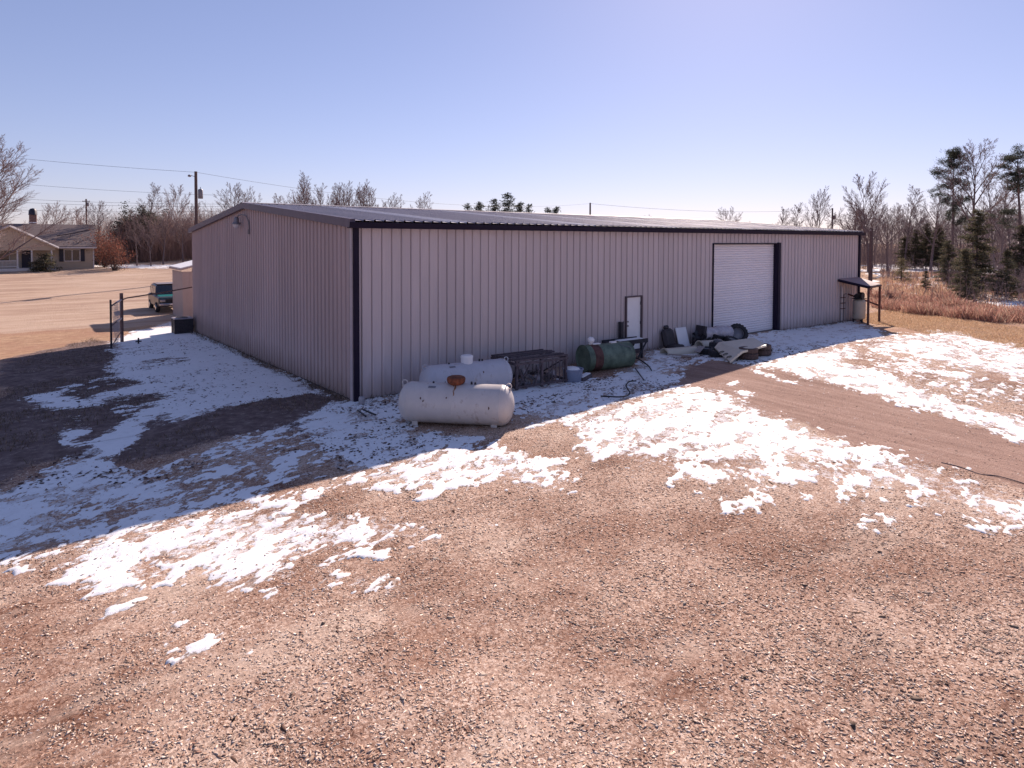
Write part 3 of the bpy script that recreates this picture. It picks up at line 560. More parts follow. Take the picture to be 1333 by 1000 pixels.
CAPSNOW=mat('snow on things',(.80,.79,.80),rough=.75,var=.05,scale=5,bump=.4,bscale=14)
# ---------------------------------------------------------------- metal building
H,WD,LN,RISE=4.88,20.8,30.0,.89
WALL=mat('wall metal',WALL_C,rough=.5,var=.06,scale=1.2,spec=.35,stain=WALL_S,stain_scale=.9,stain_amt=.22,stretch=(1.5,1.5,.18),per_piece=.05,splash=(.26,.19,.17))
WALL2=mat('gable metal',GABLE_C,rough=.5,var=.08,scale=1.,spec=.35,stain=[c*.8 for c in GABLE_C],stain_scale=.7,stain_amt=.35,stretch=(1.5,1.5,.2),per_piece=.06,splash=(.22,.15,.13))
TRIM=mat('dark trim',(.016,.011,.028),rough=.6,var=.2,spec=.15)
RAKE=mat('rake trim',(.09,.065,.10),rough=.45,var=.15)
ROOF=mat('roof metal',(.34,.31,.35),rough=.6,metal=.25,var=.14,scale=.8,stretch=(1,.2,1),stain=(.2,.15,.15),stain_scale=1.5,stain_amt=.25)
ROOFL=mat('pale roof metal',(.55,.53,.57),rough=.6,metal=.2,var=.08)
SLAB=mat('concrete',(.09,.075,.075),rough=.9,var=.3,scale=5,bump=.4)
WHITE=mat('white paint',(.82,.79,.80),rough=.45,var=.05,scale=2,stain=(.5,.46,.46),stain_scale=3,stain_amt=.15)
CURT=mat('roller paint',(.80,.74,.76),rough=.45,var=.05,scale=1.5,stain=(.55,.5,.51),stain_scale=2,stain_amt=.35,stretch=(.3,.3,2),per_piece=.03)
barn=thing('metal_building','long low metal building with ribbed mauve tan walls, dark gutter and big roller door','building')
PITCHN=.3048; PROF=[(0,0),(.203,0),(.205,-.03),(.221,-.03),(.223,0),(.236,.034),(.275,.034),(.293,0)]  # narrow groove beside each rib is added to draw a dark shade line
def panelmesh(name,s0,s1,zb,zt,T,opens=(),parent=barn,m=WALL,minor=True):
    """one ribbed sheet from s0 to s1 along the wall; zb/zt give bottom and top at s; T maps (s,out,z) to the building"""
    xs=[]
    k0=int(math.floor(s0/PITCHN+1e-6))
    for k in range(k0,k0+5):
        for dx,o in PROF:
            s=k*PITCHN+dx
            if s0-1e-6<=s<=s1+1e-6: xs.append((s,o))
        if minor:
            for c in (.07,.14):
                s=k*PITCHN+c
                for e,o in ((-.012,0),(0,.006),(.012,0)):
                    if s0<=s+e<=s1: xs.append((s+e,o))
    for a,b_,zt_ in opens:
        for e in (a,b_):
            if s0<e<s1: xs.append((e,0.))
    if not xs or xs[-1][0]<s1-1e-4: xs.append((s1,0.))
    xs=sorted(set((round(a,5),b_) for a,b_ in xs))
    mb=MB()
    for (a,oa),(c,oc) in zip(xs[:-1],xs[1:]):
        if c-a<1e-5: continue
        mid=(a+c)/2; lo=None
        for p,q,top in opens:
            if p<mid<q: lo=top
        za,zc=(lo,lo) if lo else (zb(a),zb(c))
        mb.add([T(a,oa,za),T(c,oc,zc),T(c,oc,zt(c)),T(a,oa,zt(a))],[(0,1,2,3)])
    return mb.build(name,m,parent)
DOOR=(10.80,11.72,2.30); ROLLER=(16.28,21.45,4.30)
op=[DOOR,ROLLER]
n3=.9144
k=0.
while k<LN-.02:
    e=min(k+n3,LN)
    panelmesh('wall_panel',k,e,lambda s:.02 if s<8 else .02,lambda s:H,lambda s,o,z:(s,-o,z),op)
    panelmesh('wall_panel',k,e,lambda s:.0,lambda s:H,lambda s,o,z:(LN-s,WD+o,z),(),minor=False)
    panelmesh('roof_panel',k,e,lambda s:-.14,lambda s:WD/2,lambda s,o,z:(s,z,H+.06+o+RISE*z/(WD/2)),(),m=ROOFL if int(k/n3+.5) in (3,9,14,20,25,30) else ROOF,minor=False)
    panelmesh('roof_panel',k,e,lambda s:-.14,lambda s:WD/2,lambda s,o,z:(LN-s,WD-z,H+.06+o+RISE*z/(WD/2)),(),m=ROOF,minor=False)
    k=e
k=0.; rk=lambda s:H+RISE*(1-abs(s-WD/2)/(WD/2))
while k<WD-.02:
    e=min(k+n3,WD)
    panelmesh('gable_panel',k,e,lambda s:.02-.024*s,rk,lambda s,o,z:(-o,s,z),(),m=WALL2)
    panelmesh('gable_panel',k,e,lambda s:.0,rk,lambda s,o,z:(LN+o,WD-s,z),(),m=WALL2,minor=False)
    k=e
# base strip, trims, gutter, ridge
mb=MB(); mb.box((LN/2,-.005,-.2),(LN-.02,.05,.42)); mb.build('foundation',SLAB,barn)
mb=MB(); mb.add([(-.03,0,.015),(-.03,WD,-.485),(-.03,WD,-1),(-.03,0,-.6),(.02,0,.015),(.02,WD,-.485),(.02,WD,-1),(.02,0,-.6)],[(0,1,2,3),(4,5,6,7),(0,1,5,4)]); mb.build('foundation',SLAB,barn)
mb=MB(); mb.box((.035,-.075,H/2-.05),(.15,.09,H+.0)); mb.build('corner_trim_or_gap_shade',TRIM,barn,bevel=.008)
mb=MB(); mb.box((-.06,.03,H/2-.05),(.035,.14,H-.02)); mb.build('corner_trim_or_gap_shade',mat('pale trim',(.42,.36,.38),rough=.5),barn)
mb=MB(); mb.box((LN-.06,-.075,H/2+.05),(.16,.09,H-.1)); mb.build('corner_trim_or_gap_shade',TRIM,barn,bevel=.008)
gut=MB(); 
gp=[(-.06,H-.16),(-.24,H-.16),(-.27,H-.02),(-.27,H+.0),(-.255,H+.0),(-.255,H-.02),(-.23,H-.14),(-.06,H-.14)]
V=[(-.22,y,z) for y,z in gp]+[(LN+.2,y,z) for y,z in gp]; n8=len(gp)
gut.add(V,[(i,(i+1)%n8,(i+1)%n8+n8,i+n8) for i in range(n8)]+[tuple(range(n8)),tuple(range(n8,2*n8))]); g_=gut.build('gutter',TRIM,barn)
for i in range(11):
    hb=MB(); hb.box((1.2+i*2.75,-.165,H+.0),(.03,.20,.012)); hb.build('gutter_strap',ROOFL,g_)
for s in (0,1):
    a=(-.11,-.16,H+.07) if s==0 else (-.11,WD+.16,H+.07); c=(-.11,WD/2,H+RISE+.09)
    for X0 in (-.11,LN+.11):
        mb=MB()
        q=[(X0-.06,a[1],a[2]-.22),(X0-.06,c[1],c[2]-.22),(X0-.06,c[1],c[2]+.02),(X0-.06,a[1],a[2]+.02),(X0+.09,a[1],a[2]-.22),(X0+.09,c[1],c[2]-.22),(X0+.09,c[1],c[2]+.02),(X0+.09,a[1],a[2]+.02)]
        mb.add(q,[(0,1,2,3),(4,5,6,7),(3,2,6,7),(0,1,5,4),(0,3,7,4)])
        mb.build('rake_trim',RAKE,barn)
mb=MB(); mb.add([(-.2,WD/2-.25,H+RISE+.085),(LN+.2,WD/2-.25,H+RISE+.085),(LN+.2,WD/2,H+RISE+.12),(-.2,WD/2,H+RISE+.12),(-.2,WD/2+.25,H+RISE+.085),(LN+.2,WD/2+.25,H+RISE+.085)],[(0,1,2,3),(3,2,5,4)]); mb.build('ridge_cap',ROOF,barn)
# walk door
x0,x1,zt=DOOR; z0=.22
fr=MB()
for c,d in (((x0+.025,-.02,(z0+zt)/2),(.05,.13,zt-z0)),((x1-.025,-.02,(z0+zt)/2),(.05,.13,zt-z0)),(((x0+x1)/2,-.021,zt-.025),(x1-x0-.002,.132,.05)),(((x0+x1)/2,-.03,z0-.06),(x1-x0,.2,.12))): fr.box(c,d)
dr_=MB(); dr_.box(((x0+x1)/2,.01,(z0+zt)/2),(x1-x0-.104,.05,zt-z0-.06)); D=dr_.build('walk_door',WHITE,barn,bevel=.004); fr.build('door_frame',mat('brown frame',(.10,.07,.08),rough=.6),D)
for z in (1.18,1.34):
    h=MB(); h.tube([(x0+.12,-.02,z),(x0+.12,-.075,z)],[.028,.034],10); h.build('door_knob' if z<1.3 else 'deadbolt',mat('steel',(.25,.24,.25),rough=.35,metal=.8),D,True)
for z in (.5,1.25,2.0):
    h=MB(); h.tube([(x1-.06,-.022,z-.06),(x1-.06,-.022,z+.06)],.014,6); h.build('hinge',TRIM,D)
# roller door: every horizontal slat its own part
x0,x1,zt=ROLLER
nsl=38; z0=.10; hs=(zt-.05-z0)/nsl
sl_=MB(); pf=[(-.004,.0),(-.020,.02),(-.024,hs*.5),(-.020,hs-.022),(-.004,hs-.004)]
V=[(x0+.05,.16+y,z) for y,z in pf]+[(x1-.05,.16+y,z) for y,z in pf]; sl_.add(V,[(i,i+1,i+1+5,i+5) for i in range(4)])
bk=MB(); bk.box(((x0+x1)/2,.19,(z0+zt)/2),(x1-x0-.1,.03,zt-z0)); RD=bk.build('roller_door',mat('curtain backing',(.3,.27,.28),rough=.7),barn)
s0=sl_.build('slat',CURT,RD); s0.location=(0,0,z0)
for i in range(1,nsl):
    s=s0.copy(); COL.objects.link(s); s.location=(0,0,z0+i*hs)
for s,xx in ((0,x0),(1,x1)):
    j=MB(); j.box((xx+(.03 if s==0 else -.03),.08,(zt)/2+.02),(.06,.26,zt-.06)); j.build('jamb',TRIM,RD)
j=MB(); j.box(((x0+x1)/2,.075,zt-.02),(x1-x0-.122,.25,.04)); j.build('head_trim',TRIM,RD)
j=MB(); j.box((x1+.11,-.04,zt/2+.05),(.22,.085,zt-.06)); j.build('jamb_trim',TRIM,RD)
j=MB(); j.box(((x0+x1)/2,.12,z0+.03),(x1-x0-.13,.07,.09)); j.build('bottom_bar',mat('steel',(.25,.24,.25)),RD)
# gable barn light on a curved conduit
LY=WD/2+.55; LZ=H+.28
gl=MB(); gl.tube([(-.03,LY-1.0,LZ-.35),(-.05,LY-1.0,LZ-.05),(-.10,LY-.9,LZ+.16),(-.16,LY-.55,LZ+.24),(-.22,LY-.2,LZ+.2),(-.25,LY,LZ+.1)],.025,8); lamp=gl.build('barn_light',mat('grey steel',(.2,.19,.21),rough=.5,metal=.4),barn,True)
q=MB(); q.lathe([(.05,.26),(.09,.2),(.1,.06),(.16,.0),(.17,-.05),(.155,-.05),(.09,.03),(0,.03)],18,Matrix.Translation((-.25,LY,LZ-.1))); q.build('lamp_housing',mat('grey steel',(0,0,0)),lamp,True)
q=MB(); q.lathe([(.13,-.05),(.12,-.14),(.07,-.2),(0,-.215)],18,Matrix.Translation((-.25,LY,LZ-.1))); q.build('lens',mat('frosted lens',(.6,.58,.6),rough=.25),lamp,True)
q=MB(); q.box((-.045,LY-1.0,LZ-.45),(.06,.1,.2)); q.build('junction_box',mat('grey steel',(0,0,0)),lamp)
# ---------------------------------------------------------------- propane tanks
TANK=mat('white tank paint',(.52,.48,.47),rough=.4,var=.1,scale=2.5,spec=.45,stain=(.30,.23,.20),stain_scale=2.4,stain_amt=.58,stretch=(1,1,.5),bump=.05,bscale=6)
TANK2=mat('grey white tank paint',(.50,.49,.54),rough=.4,var=.1,scale=2.5,spec=.45,stain=(.34,.30,.31),stain_scale=2.6,stain_amt=.6,stretch=(1,1,.5),bump=.05,bscale=6)
RUST=mat('rust',(.07,.02,.014),rough=.8,var=.5,scale=7,bump=.4,bscale=60,c2=(.2,.06,.028))
STEEL=mat('grey steel',(.2,.19,.21)); DARK=mat('dark steel',(.03,.026,.035),rough=.6,var=.4,scale=8)
def tank(label,loc,rz,Lg,r,m,domem,rusty):
    t=thing('propane_tank',label,'propane tank',loc,rz)
    hd=r*.62; n=10; pr=[]
    for i in range(n+1):
        a=math.pi/2*i/n; pr.append((r*math.sin(a)+1e-4,-Lg/2+hd-hd*math.cos(a)))
    pr+=[(r*1.004,-Lg/2+hd+.02),(r,-Lg/2+hd+.03)]+[(r,0)]
    full=pr+[(a,-b) for a,b in pr[-2::-1]]
    T=Matrix.Translation((0,0,r+.07))@Matrix.Rotation(R_(90),4,'Y')
    q=MB(); q.lathe(full,40,T); q.build('tank_body',m,t,True)
    zt=2*r+.07
    for zz in (-Lg/2+hd,0.,Lg/2-hd):
        q=MB(); q.lathe([(r-.002,zz-.012),(r+.005,zz-.005),(r+.005,zz+.005),(r-.002,zz+.012)],40,T); q.build('weld_seam',m,t,True)
    q=MB(); 
    if rusty:
        q.lathe([(.13,-.05),(.15,.0),(.21,.05),(.225,.13),(.21,.17),(.17,.19),(.0,.2)],26,Matrix.Translation((0,0,zt-.02)))
        d=q.build('valve_dome',RUST,t,True)
        s=MB(); z_=lambda a:(r+.004)
        pts=[(.02-.015*math.sin(i*1.7),-(r+.004)*math.sin(R_(13+i*6)),r+.07+(r+.004)*math.cos(R_(13+i*6))) for i in range(8)]
        V=[];
        for i,p in enumerate(pts):
            wq=.035*(1-i/8)+.006; V+=[(p[0]-wq,p[1],p[2]),(p[0]+wq*.8,p[1],p[2])]
        s.add(V,[(2*i,2*i+1,2*i+3,2*i+2) for i in range(7)]); s.build('rust_streak',mat('rust stain',(.24,.12,.06),rough=.8,var=.5,scale=20),t)
    else:
        q.lathe([(.17,-.05),(.17,.15),(.178,.15),(.178,.19),(.16,.215),(.06,.235),(0,.235)],26,Matrix.Translation((0,0,zt-.02)))
        d=q.build('valve_dome',WHITE,t,True)
    for sx in(-1,1):
        lg=MB(); xs=sx*(Lg/2-hd*.55)
        ring=[(xs+.07*math.cos(a)*.9*sx*0+.0,.0,zt-.08+.0) for a in [0]]
        rr=.065; pts=[(xs+sx*.03+rr*math.cos(R_(a)),0,zt-.075+rr*math.sin(R_(a))+.05) for a in range(-40,221,20)]
        lg.tube(pts,.014,6); lg.box((xs+sx*.03,0,zt-.10),(.12,.03,.06)); lg.build('lifting_lug',m,t,True)
        for sy in(-1,1):
            ft=MB(); ft.box((sx*(Lg/2-hd-.15),sy*r*.45,.10),(.14,.05,.22)); ft.box((sx*(Lg/2-hd-.15),sy*r*.45,.01),(.2,.1,.025)); ft.build('leg',m,t)
    for dx,h_ in ((.38,.06),(.47,.05),(-.55,.035)):
        v=MB(); v.tube([(dx,-.02,zt-.02),(dx,-.02,zt+h_)],[.03,.022],8); v.build('fitting',DARK,t,True)
    pl=MB(); V=[]
    for i in range(4):
        for j in range(2):
            a=R_(24+j*8); V.append((-.62+i*.06,-(r+.006)*math.sin(a),r+.07+(r+.006)*math.cos(a)))
    pl.add(V,[(2*i,2*i+2,2*i+3,2*i+1) for i in range(3)]); pl.build('data_plate',STEEL,t)
    for i in range(4):
        a=R_(rng.uniform(60,100)); xx=rng.uniform(-Lg*.35,Lg*.35); V=[]
        for k in range(6):
            b=2*math.pi*k/6; rr=rng.uniform(.012,.03); aa=a+rr*math.sin(b)*1.5/r; V.append((xx+rr*math.cos(b),-(r+.004)*math.sin(aa),r+.07+(r+.004)*math.cos(aa)))
        c=MB(); c.add(V,[tuple(range(6))]); c.build('paint_chip',mat('chipped steel',(.12,.07,.06),rough=.8),t)
    return t
tank('nearest white propane tank with rusty brown dome and rust streak, right end in sun',(1.03,-3.54,T1(1.1,-3.5)-.05),math.atan2(-.72,.69),2.80,.475,TANK,RUST,True)
tank('greyish white propane tank with white dome behind the rusty domed tank',(2.72,-1.45,T1(2.7,-1.4)-.02),R_(-9),2.75,.46,TANK2,WHITE,False)
# ---------------------------------------------------------------- slatted steel rack
rk_=thing('slatted_rack','dark rusty steel rack with slatted top and legs beside the tanks','rack',(5.12,-1.3,T1(5.1,-1.3)),R_(-3))
RKM=mat('old rack steel',(.10,.075,.085),rough=.8,var=.5,scale=10,bump=.3)
for i in range(9):
    q=MB(); q.box((0,-.62+i*.155,.88+rng.uniform(-.03,.03)),(1.95,.06,.05),rz=R_(rng.uniform(-1.5,1.5))); q.build('slat',RKM,rk_)
for sx in(-.92,0,.92):
    for sy in(-.62,.62):
        q=MB(); q.box((sx,sy,.43),(.07,.07,.86)); q.build('leg',RKM,rk_)
for (a,c) in (((-.92,-.66,.08),(-.45,-.66,.8)),((-.92,-.66,.8),(-.6,-.66,.05)),((-.3,-.67,.12),(-.05,-.67,.84)),((-.95,-.6,.1),(-.95,.6,.8)),((.95,-.6,.8),(.95,.6,.15)),((.2,-.66,.05),(.5,-.66,.3))):
    q=MB(); q.tube([a,c],.022,5); q.build('brace',RKM,rk_)
for z in (.79,.12):
    for sy in(-.65,.65):
        q=MB(); q.box((0,sy,z),(1.98,.035,.07)); q.build('rail',RKM,rk_)
    for sx in (-.955,.955):
        q=MB(); q.box((sx,0,z),(.035,1.26,.07)); q.build('rail',RKM,rk_)
for i in range(5):
    q=MB(); q.box((.25+i*.14,-.63,.42),(.03,.02,.66)); q.build('bar',RKM,rk_)
# scrap lying inside the rack
q=MB(); 
for i in range(14): q.box((rng.uniform(-.8,.8),rng.uniform(-.45,.45),rng.uniform(.06,.35)),(rng.uniform(.2,.6),rng.uniform(.05,.2),rng.uniform(.04,.2)),M=Matrix.Rotation(rng.uniform(0,3),4,(rng.random(),rng.random(),1)))
o=q.build('scrap_metal',mat('mixed scrap',(.06,.05,.055),rough=.7,var=.7,scale=6,c2=(.25,.22,.24)),None); o.location=(5.12,-1.3,T1(5.1,-1.3)); tag(o,'dark jumble of scrap iron inside the slatted rack','scrap metal',kind='stuff')
# ---------------------------------------------------------------- tub, plank, green oil tank
tb=thing('plastic_tub','blue grey round tub with snow on top between rack and green tank','tub',(6.32,-1.95,T1(6.3,-2)),.3)
BLUE=mat('blue grey plastic',(.23,.26,.36),rough=.5,var=.12)
q=MB(); q.lathe([(.0,.0),(.24,.0),(.27,.03),(.31,.36),(.335,.37),(.335,.40),(.30,.40),(.29,.36),(.0,.34)],26); q.build('tub_body',BLUE,tb,True)
q=MB(); q.lathe([(.27,.36),(.24,.41),(.15,.44),(.0,.445)],18,Matrix.Translation((-.03,.03,0))); q.build('snow_cap',CAPSNOW,tb,True)
for a in (0,math.pi):
    q=MB(); q.tube([(.33*math.cos(a+t),.33*math.sin(a+t),.37-.03*math.cos(t*3)) for t in (-.3,-.15,0,.15,.3)],.016,6); q.build('handle',BLUE,tb)
pk=thing('snowy_plank','short dark plank capped with snow beside the blue tub','plank',(6.78,-2.0,T1(6.8,-2)),R_(25))
q=MB(); q.box((0,0,.06),(.75,.22,.11)); q.build('board',RKM,pk); q=MB(); q.box((0,.01,.13),(.7,.18,.035),bev=.015); q.build('snow_cap',CAPSNOW,pk)
GREEN=mat('green tank paint',(.075,.115,.08),rough=.5,var=.4,scale=3,c2=(.12,.16,.12),stain=(.13,.06,.045),stain_scale=2.4,stain_amt=.42,bump=.1,bscale=10)
ot=thing('oil_tank','green oil drum tank lying on its side with red rust band and white cap','oil tank',(8.42,-1.32,T1(8.4,-1.3)-.02),R_(-10))
r=.44; T=Matrix.Translation((0,0,r))@Matrix.Rotation(R_(90),4,'Y'); hl=.92
q=MB(); q.lathe([(.0,-hl+.05),(r-.04,-hl+.03),(r-.015,-hl),(r,-hl),(r,hl),(r-.015,hl),(r-.04,hl-.03),(0,hl-.05)],36,T); q.build('tank_body',GREEN,ot,True)
q=MB(); q.lathe([(r+.004,-.70),(r+.006,-.66),(r+.006,-.42),(r+.004,-.38)],36,T); q.build('rust_band',mat('dark red rust',(.10,.045,.04),rough=.8,var=.6,scale=5,stain=(.07,.09,.065),stain_scale=4,stain_amt=.4),ot,True)
for z in (-hl+.012,hl-.012):
    q=MB(); q.lathe([(r+.002,z-.014),(r+.014,z-.008),(r+.014,z+.008),(r+.002,z+.014)],36,T); q.build('rim',GREEN,ot,True)
q=MB(); q.lathe([(.05,0),(.05,.1),(.11,.12),(.12,.2),(.08,.26),(.0,.27)],16,Matrix.Translation((-.62,.02,2*r-.01))@Matrix.Rotation(R_(14),4,'X')); q.build('filler_cap',WHITE,ot,True)
q=MB(); q.box((-.42,-.02,2*r+.02),(.3,.14,.03)); q.build('snow_cap',CAPSNOW,ot)
q=MB(); q.box((.28,-.02,2*r+.025),(.22,.12,.05)); q.build('top_plate',WHITE,ot)
q=MB(); q.tube([(.45,-.18,2*r-.04),(.75,-.36,r+.3),(.88,-.40,r+.1)],.013,5); q.build('pipe',STEEL,ot)
# dark trough on legs behind the green tank, black post on it
tr=thing('steel_bench','low dark steel bench with slanted leg behind the green tank','bench',(10.15,-.62,T1(10.1,-.6)),R_(-3))
q=MB(); q.box((0,0,.60),(1.75,.6,.09)); q.build('bench_top',DARK,tr)
for sy in (-.28,.28):
    q=MB(); q.box((0,sy,.67),(1.75,.04,.06)); q.build('rim',DARK,tr)
for sx in (-.75,.6):
    for sy in (-.25,.25):
        q=MB(); q.box((sx,sy,.28),(.07,.07,.56)); q.build('leg',DARK,tr)
q=MB(); q.tube([(.85,-.26,.6),(.42,-.26,.04)],.045,4); q.build('slanted_leg',DARK,tr); q=MB(); q.tube([(.85,.26,.6),(.42,.26,.04)],.045,4); q.build('slanted_leg',DARK,tr)
q=MB(); q.box((.1,-.1,.7),(1.2,.25,.03),bev=.01); q.build('snow_cap',CAPSNOW,tr)
pp=thing('hinge_post','black square post with two hinge pins standing left of the white door','post',(10.42,-.42,T1(10.4,-.4)),.05)
q=MB(); q.box((0,.24,.63),(.15,.15,1.26)); q.build('post_body',DARK,pp,bevel=.01)
for z in (.82,1.2):
    q=MB(); q.tube([(.07,.24,z),(.14,.24,z),(.14,.24,z+.07)],.02,6); q.build('hinge_pin',DARK,pp)
# hoses and rods on the snow
def lay(name,label,cat,pts,r,m,zoff=.0):
    q=MB(); P=[(x,y,T1(x,y)+.05+r+zoff) for x,y in pts]
    c=[]
    for i in range(len(P)-1):
        p0=Vector(P[max(i-1,0)]);p1=Vector(P[i]);p2=Vector(P[i+1]);p3=Vector(P[min(i+2,len(P)-1)])
        for k in range(5):
            t=k/5; c.append(.5*((2*p1)+(p2-p0)*t+(2*p0-5*p1+4*p2-p3)*t*t+(3*p1-p0-3*p2+p3)*t*t*t))
    c.append(Vector(P[-1])); q.tube(c,r,6); o=q.build(name,m,None,True); return tag(o,label,cat)
RUB=mat('black rubber',(.022,.02,.024),rough=.75,var=.3)
lay('hose','thin dark hose curled on the shaded snow right of the rack','hose',LAY['hose'],.02,RUB)
lay('hose','dark hose lying on snow below the white walk door','hose',LAY['hose2'],.022,RUB)
lay('metal_rod','straight thin rod lying on snow right of the green tank','rod',LAY['rod'],.02,DARK)
lay('wood_strip','left of two dark strips on snow at the near building corner','strip',LAY['stripA'],.022,DARK)
lay('wood_strip','right of two dark strips on snow at the near building corner','strip',LAY['stripB'],.022,DARK)
lay('crack_line','thin dark crack line along the near edge of the dirt driveway','branch',LAY['branch'],.009,RKM,-.045)  # thin tube drawn in place of the dark crack in the driveway
q=MB(); q.lathe([(.07,0),(.085,.02),(.085,.16),(.07,.2),(.0,.2)],14); o=q.build('paint_can',mat('dull tin',(.35,.33,.36),rough=.5,metal=.3),None,True); o.location=(.03,-.42,T1(0,-.4)); tag(o,'small dull tin can on the snow at the near building corner','can')
# ---------------------------------------------------------------- junk in front of the roller door
def P3(a): return Vector(a)
def tyre(label,loc,R=.34,w_=.2,tilt=None,m=RUB,rim=True):
    t=thing('tyre',label,'tyre',loc)
    q=MB(); ri=R*.58; h=w_/2
    q.lathe([(ri,-h*.7),(ri+.03,-h*.95),(R*.85,-h),(R*.96,-h*.8),(R,-h*.5),(R,h*.5),(R*.96,h*.8),(R*.85,h),(ri+.03,h*.95),(ri,h*.7),(ri-.005,0),(ri,-h*.7)],30); q.build('tyre_body',m,t,True)
    tr_=MB()
    for i in range(20):
        a=2*math.pi*i/20; tr_.box((R*math.cos(a),R*math.sin(a),0),(.012,R*.16,w_*.8),rz=a)
    tr_.build('tread',m,t)
    if rim:
        q=MB(); q.lathe([(ri-.004,-h*.5),(ri-.03,-h*.1),(ri*.55,-.01),(ri*.3,.03),(0,.03)],24); q.lathe([(ri-.004,h*.6),(ri-.025,h*.4),(ri-.03,-h*.1)],24); q.build('rim',STEEL,t,True)
    t.rotation_euler=tilt or (0,0,0); return t
DUST=mat('dusty red rubber',(.10,.065,.06),rough=.9,var=.3,scale=5)
def gz(x,y,d=0): return (x,y,T1(x,y)+d)
tyre('dark tyre lying flat just right of the curved cream sheets',gz(13.25,-1.95,.13),.38,.22)
tyre('striped tyre and wheel lying flat under the corner of the cream panel',gz(12.75,-2.75,.14),.36,.22,(R_(5),R_(-4),.3))
tyre('dusty reddish tyre under the cream panel, nearer of two',gz(12.75,-3.95,.12),.32,.2,m=DUST)
tyre('dusty reddish tyre stacked on the nearer one under cream panel',gz(12.78,-3.93,.31),.31,.18,m=DUST)
tyre('dusty reddish tyre under the cream panel, farther of two',gz(13.75,-3.85,.12),.32,.2,m=DUST)
tyre('upper dusty tyre of the farther stack under the cream panel',gz(13.77,-3.83,.31),.32,.18,m=DUST)
tyre('big dark wheel standing tilted at the roller door',gz(16.6,-1.05,.38),.42,.24,(R_(68),0,R_(-38)))
tyre('dark tyre leaning over in front of the rolled plastic sheet',gz(15.55,-1.55,.2),.36,.22,(R_(22),R_(8),R_(-10)))
tyre('black tyre lying low against the wall left of the roller door',gz(15.3,-.8,.13),.36,.22)
tyre('black tyre resting crooked on the tyre by the wall',gz(15.42,-.85,.36),.34,.2,(R_(14),R_(8),0))
# rolled clear plastic
rp=thing('rolled_plastic','translucent grey roll of plastic sheet lying by the roller door','plastic roll',gz(15.55,-.72,.46),R_(-10))
q=MB(); pr=[(.27+.05*math.sin(i*2.1)*(i%2),-.75+1.5*i/12) for i in range(13)]
q.lathe([(.0,-.72)]+pr+[(.0,.73)],14,Matrix.Rotation(R_(90),4,'Y')); q.build('roll',mat('cloudy plastic',(.42,.38,.42),rough=.25,var=.3,scale=7,bump=.6,bscale=7,spec=.6),rp,True)
q=MB(); q.box((-.85,0,.05),(.12,.5,.62),M=Matrix.Rotation(R_(12),4,'Y')); q.build('end_board',DARK,rp)
# leaning board and rounded fender
q=MB(); q.box((0,0,.39),(.62,.03,.78)); o=q.build('white_board',WHITE,None); o.location=gz(14.0,-.33); o.rotation_euler=(R_(-17),0,R_(-4)); tag(o,'white rectangular board leaning on the wall behind dark seat','board')
st=thing('old_seat','dark rounded car seat leaning on the wall beside the white board','car seat',gz(13.15,-.42),R_(8))
VIN=mat('dark vinyl',(.035,.026,.032),rough=.6,var=.4,scale=4)
def cush(w_,d,h,bv): 
    q=MB(); q.box((0,0,h/2),(w_,d,h),bev=bv); return q
o=cush(.78,.22,.74,.1).build('backrest',VIN,st,bevel=.05); o.rotation_euler=(R_(-14),0,0); o.location=(0,.12,.05)
o=cush(.76,.42,.18,.06).build('seat_cushion',VIN,st,bevel=.04); o.location=(0,-.12,0)
o=cush(.34,.12,.16,.05).build('headrest',VIN,st,bevel=.03); o.location=(0.05,.33,.74); o.rotation_euler=(R_(-14),0,0)
CREAM=mat('cream paint',(.60,.53,.43),rough=.45,var=.07,scale=3,stain=(.4,.33,.27),stain_scale=5,stain_amt=.22)
def shell(label,a,b,r_,z=0.):
    t=thing('curved_sheet',label,'curved sheet',gz(*a)); d=Vector((b[0]-a[0],b[1]-a[1],0)); Lg=d.length; t.rotation_euler=(0,0,math.atan2(d.y,d.x))
    q=MB(); n=14
    for s,rr in ((0,r_),(1,r_-.035)):
        pass
    V=[];Fs=[]
    for xx in (0,Lg):
        for rr in (r_,r_-.03):
            for i in range(n+1):
                an=math.pi*(i/n)*1.0; V.append((xx,rr*math.cos(an),z+rr*math.sin(an)*.85))
    k=n+1
    for i in range(n):
        Fs+=[(i,i+1,2*k+i+1,2*k+i),(k+i,k+i+1,3*k+i+1,3*k+i),(i,i+1,k+i+1,k+i),(2*k+i,2*k+i+1,3*k+i+1,3*k+i)]
    Fs+=[(0,k,3*k,2*k),(n,k+n,3*k+n,2*k+n)]
    q.add(V,Fs); q.build('shell',CREAM,t,True)
    for xx in (.03,Lg-.03):
        q=MB(); q.tube([(xx,(r_+.008)*math.cos(math.pi*i/n),z+(r_+.008)*.85*math.sin(math.pi*i/n)) for i in range(n+1)],.016,5); q.build('edge_bead',CREAM,t,True)
    return t
shell('nearest half round cream sheet lying on snow below the dark seat',(11.9,-.98),(13.35,-1.35),.27)
shell('farther half round cream sheet, between dark seat and tyres',(14.1,-.95),(15.1,-1.25),.30,.05)
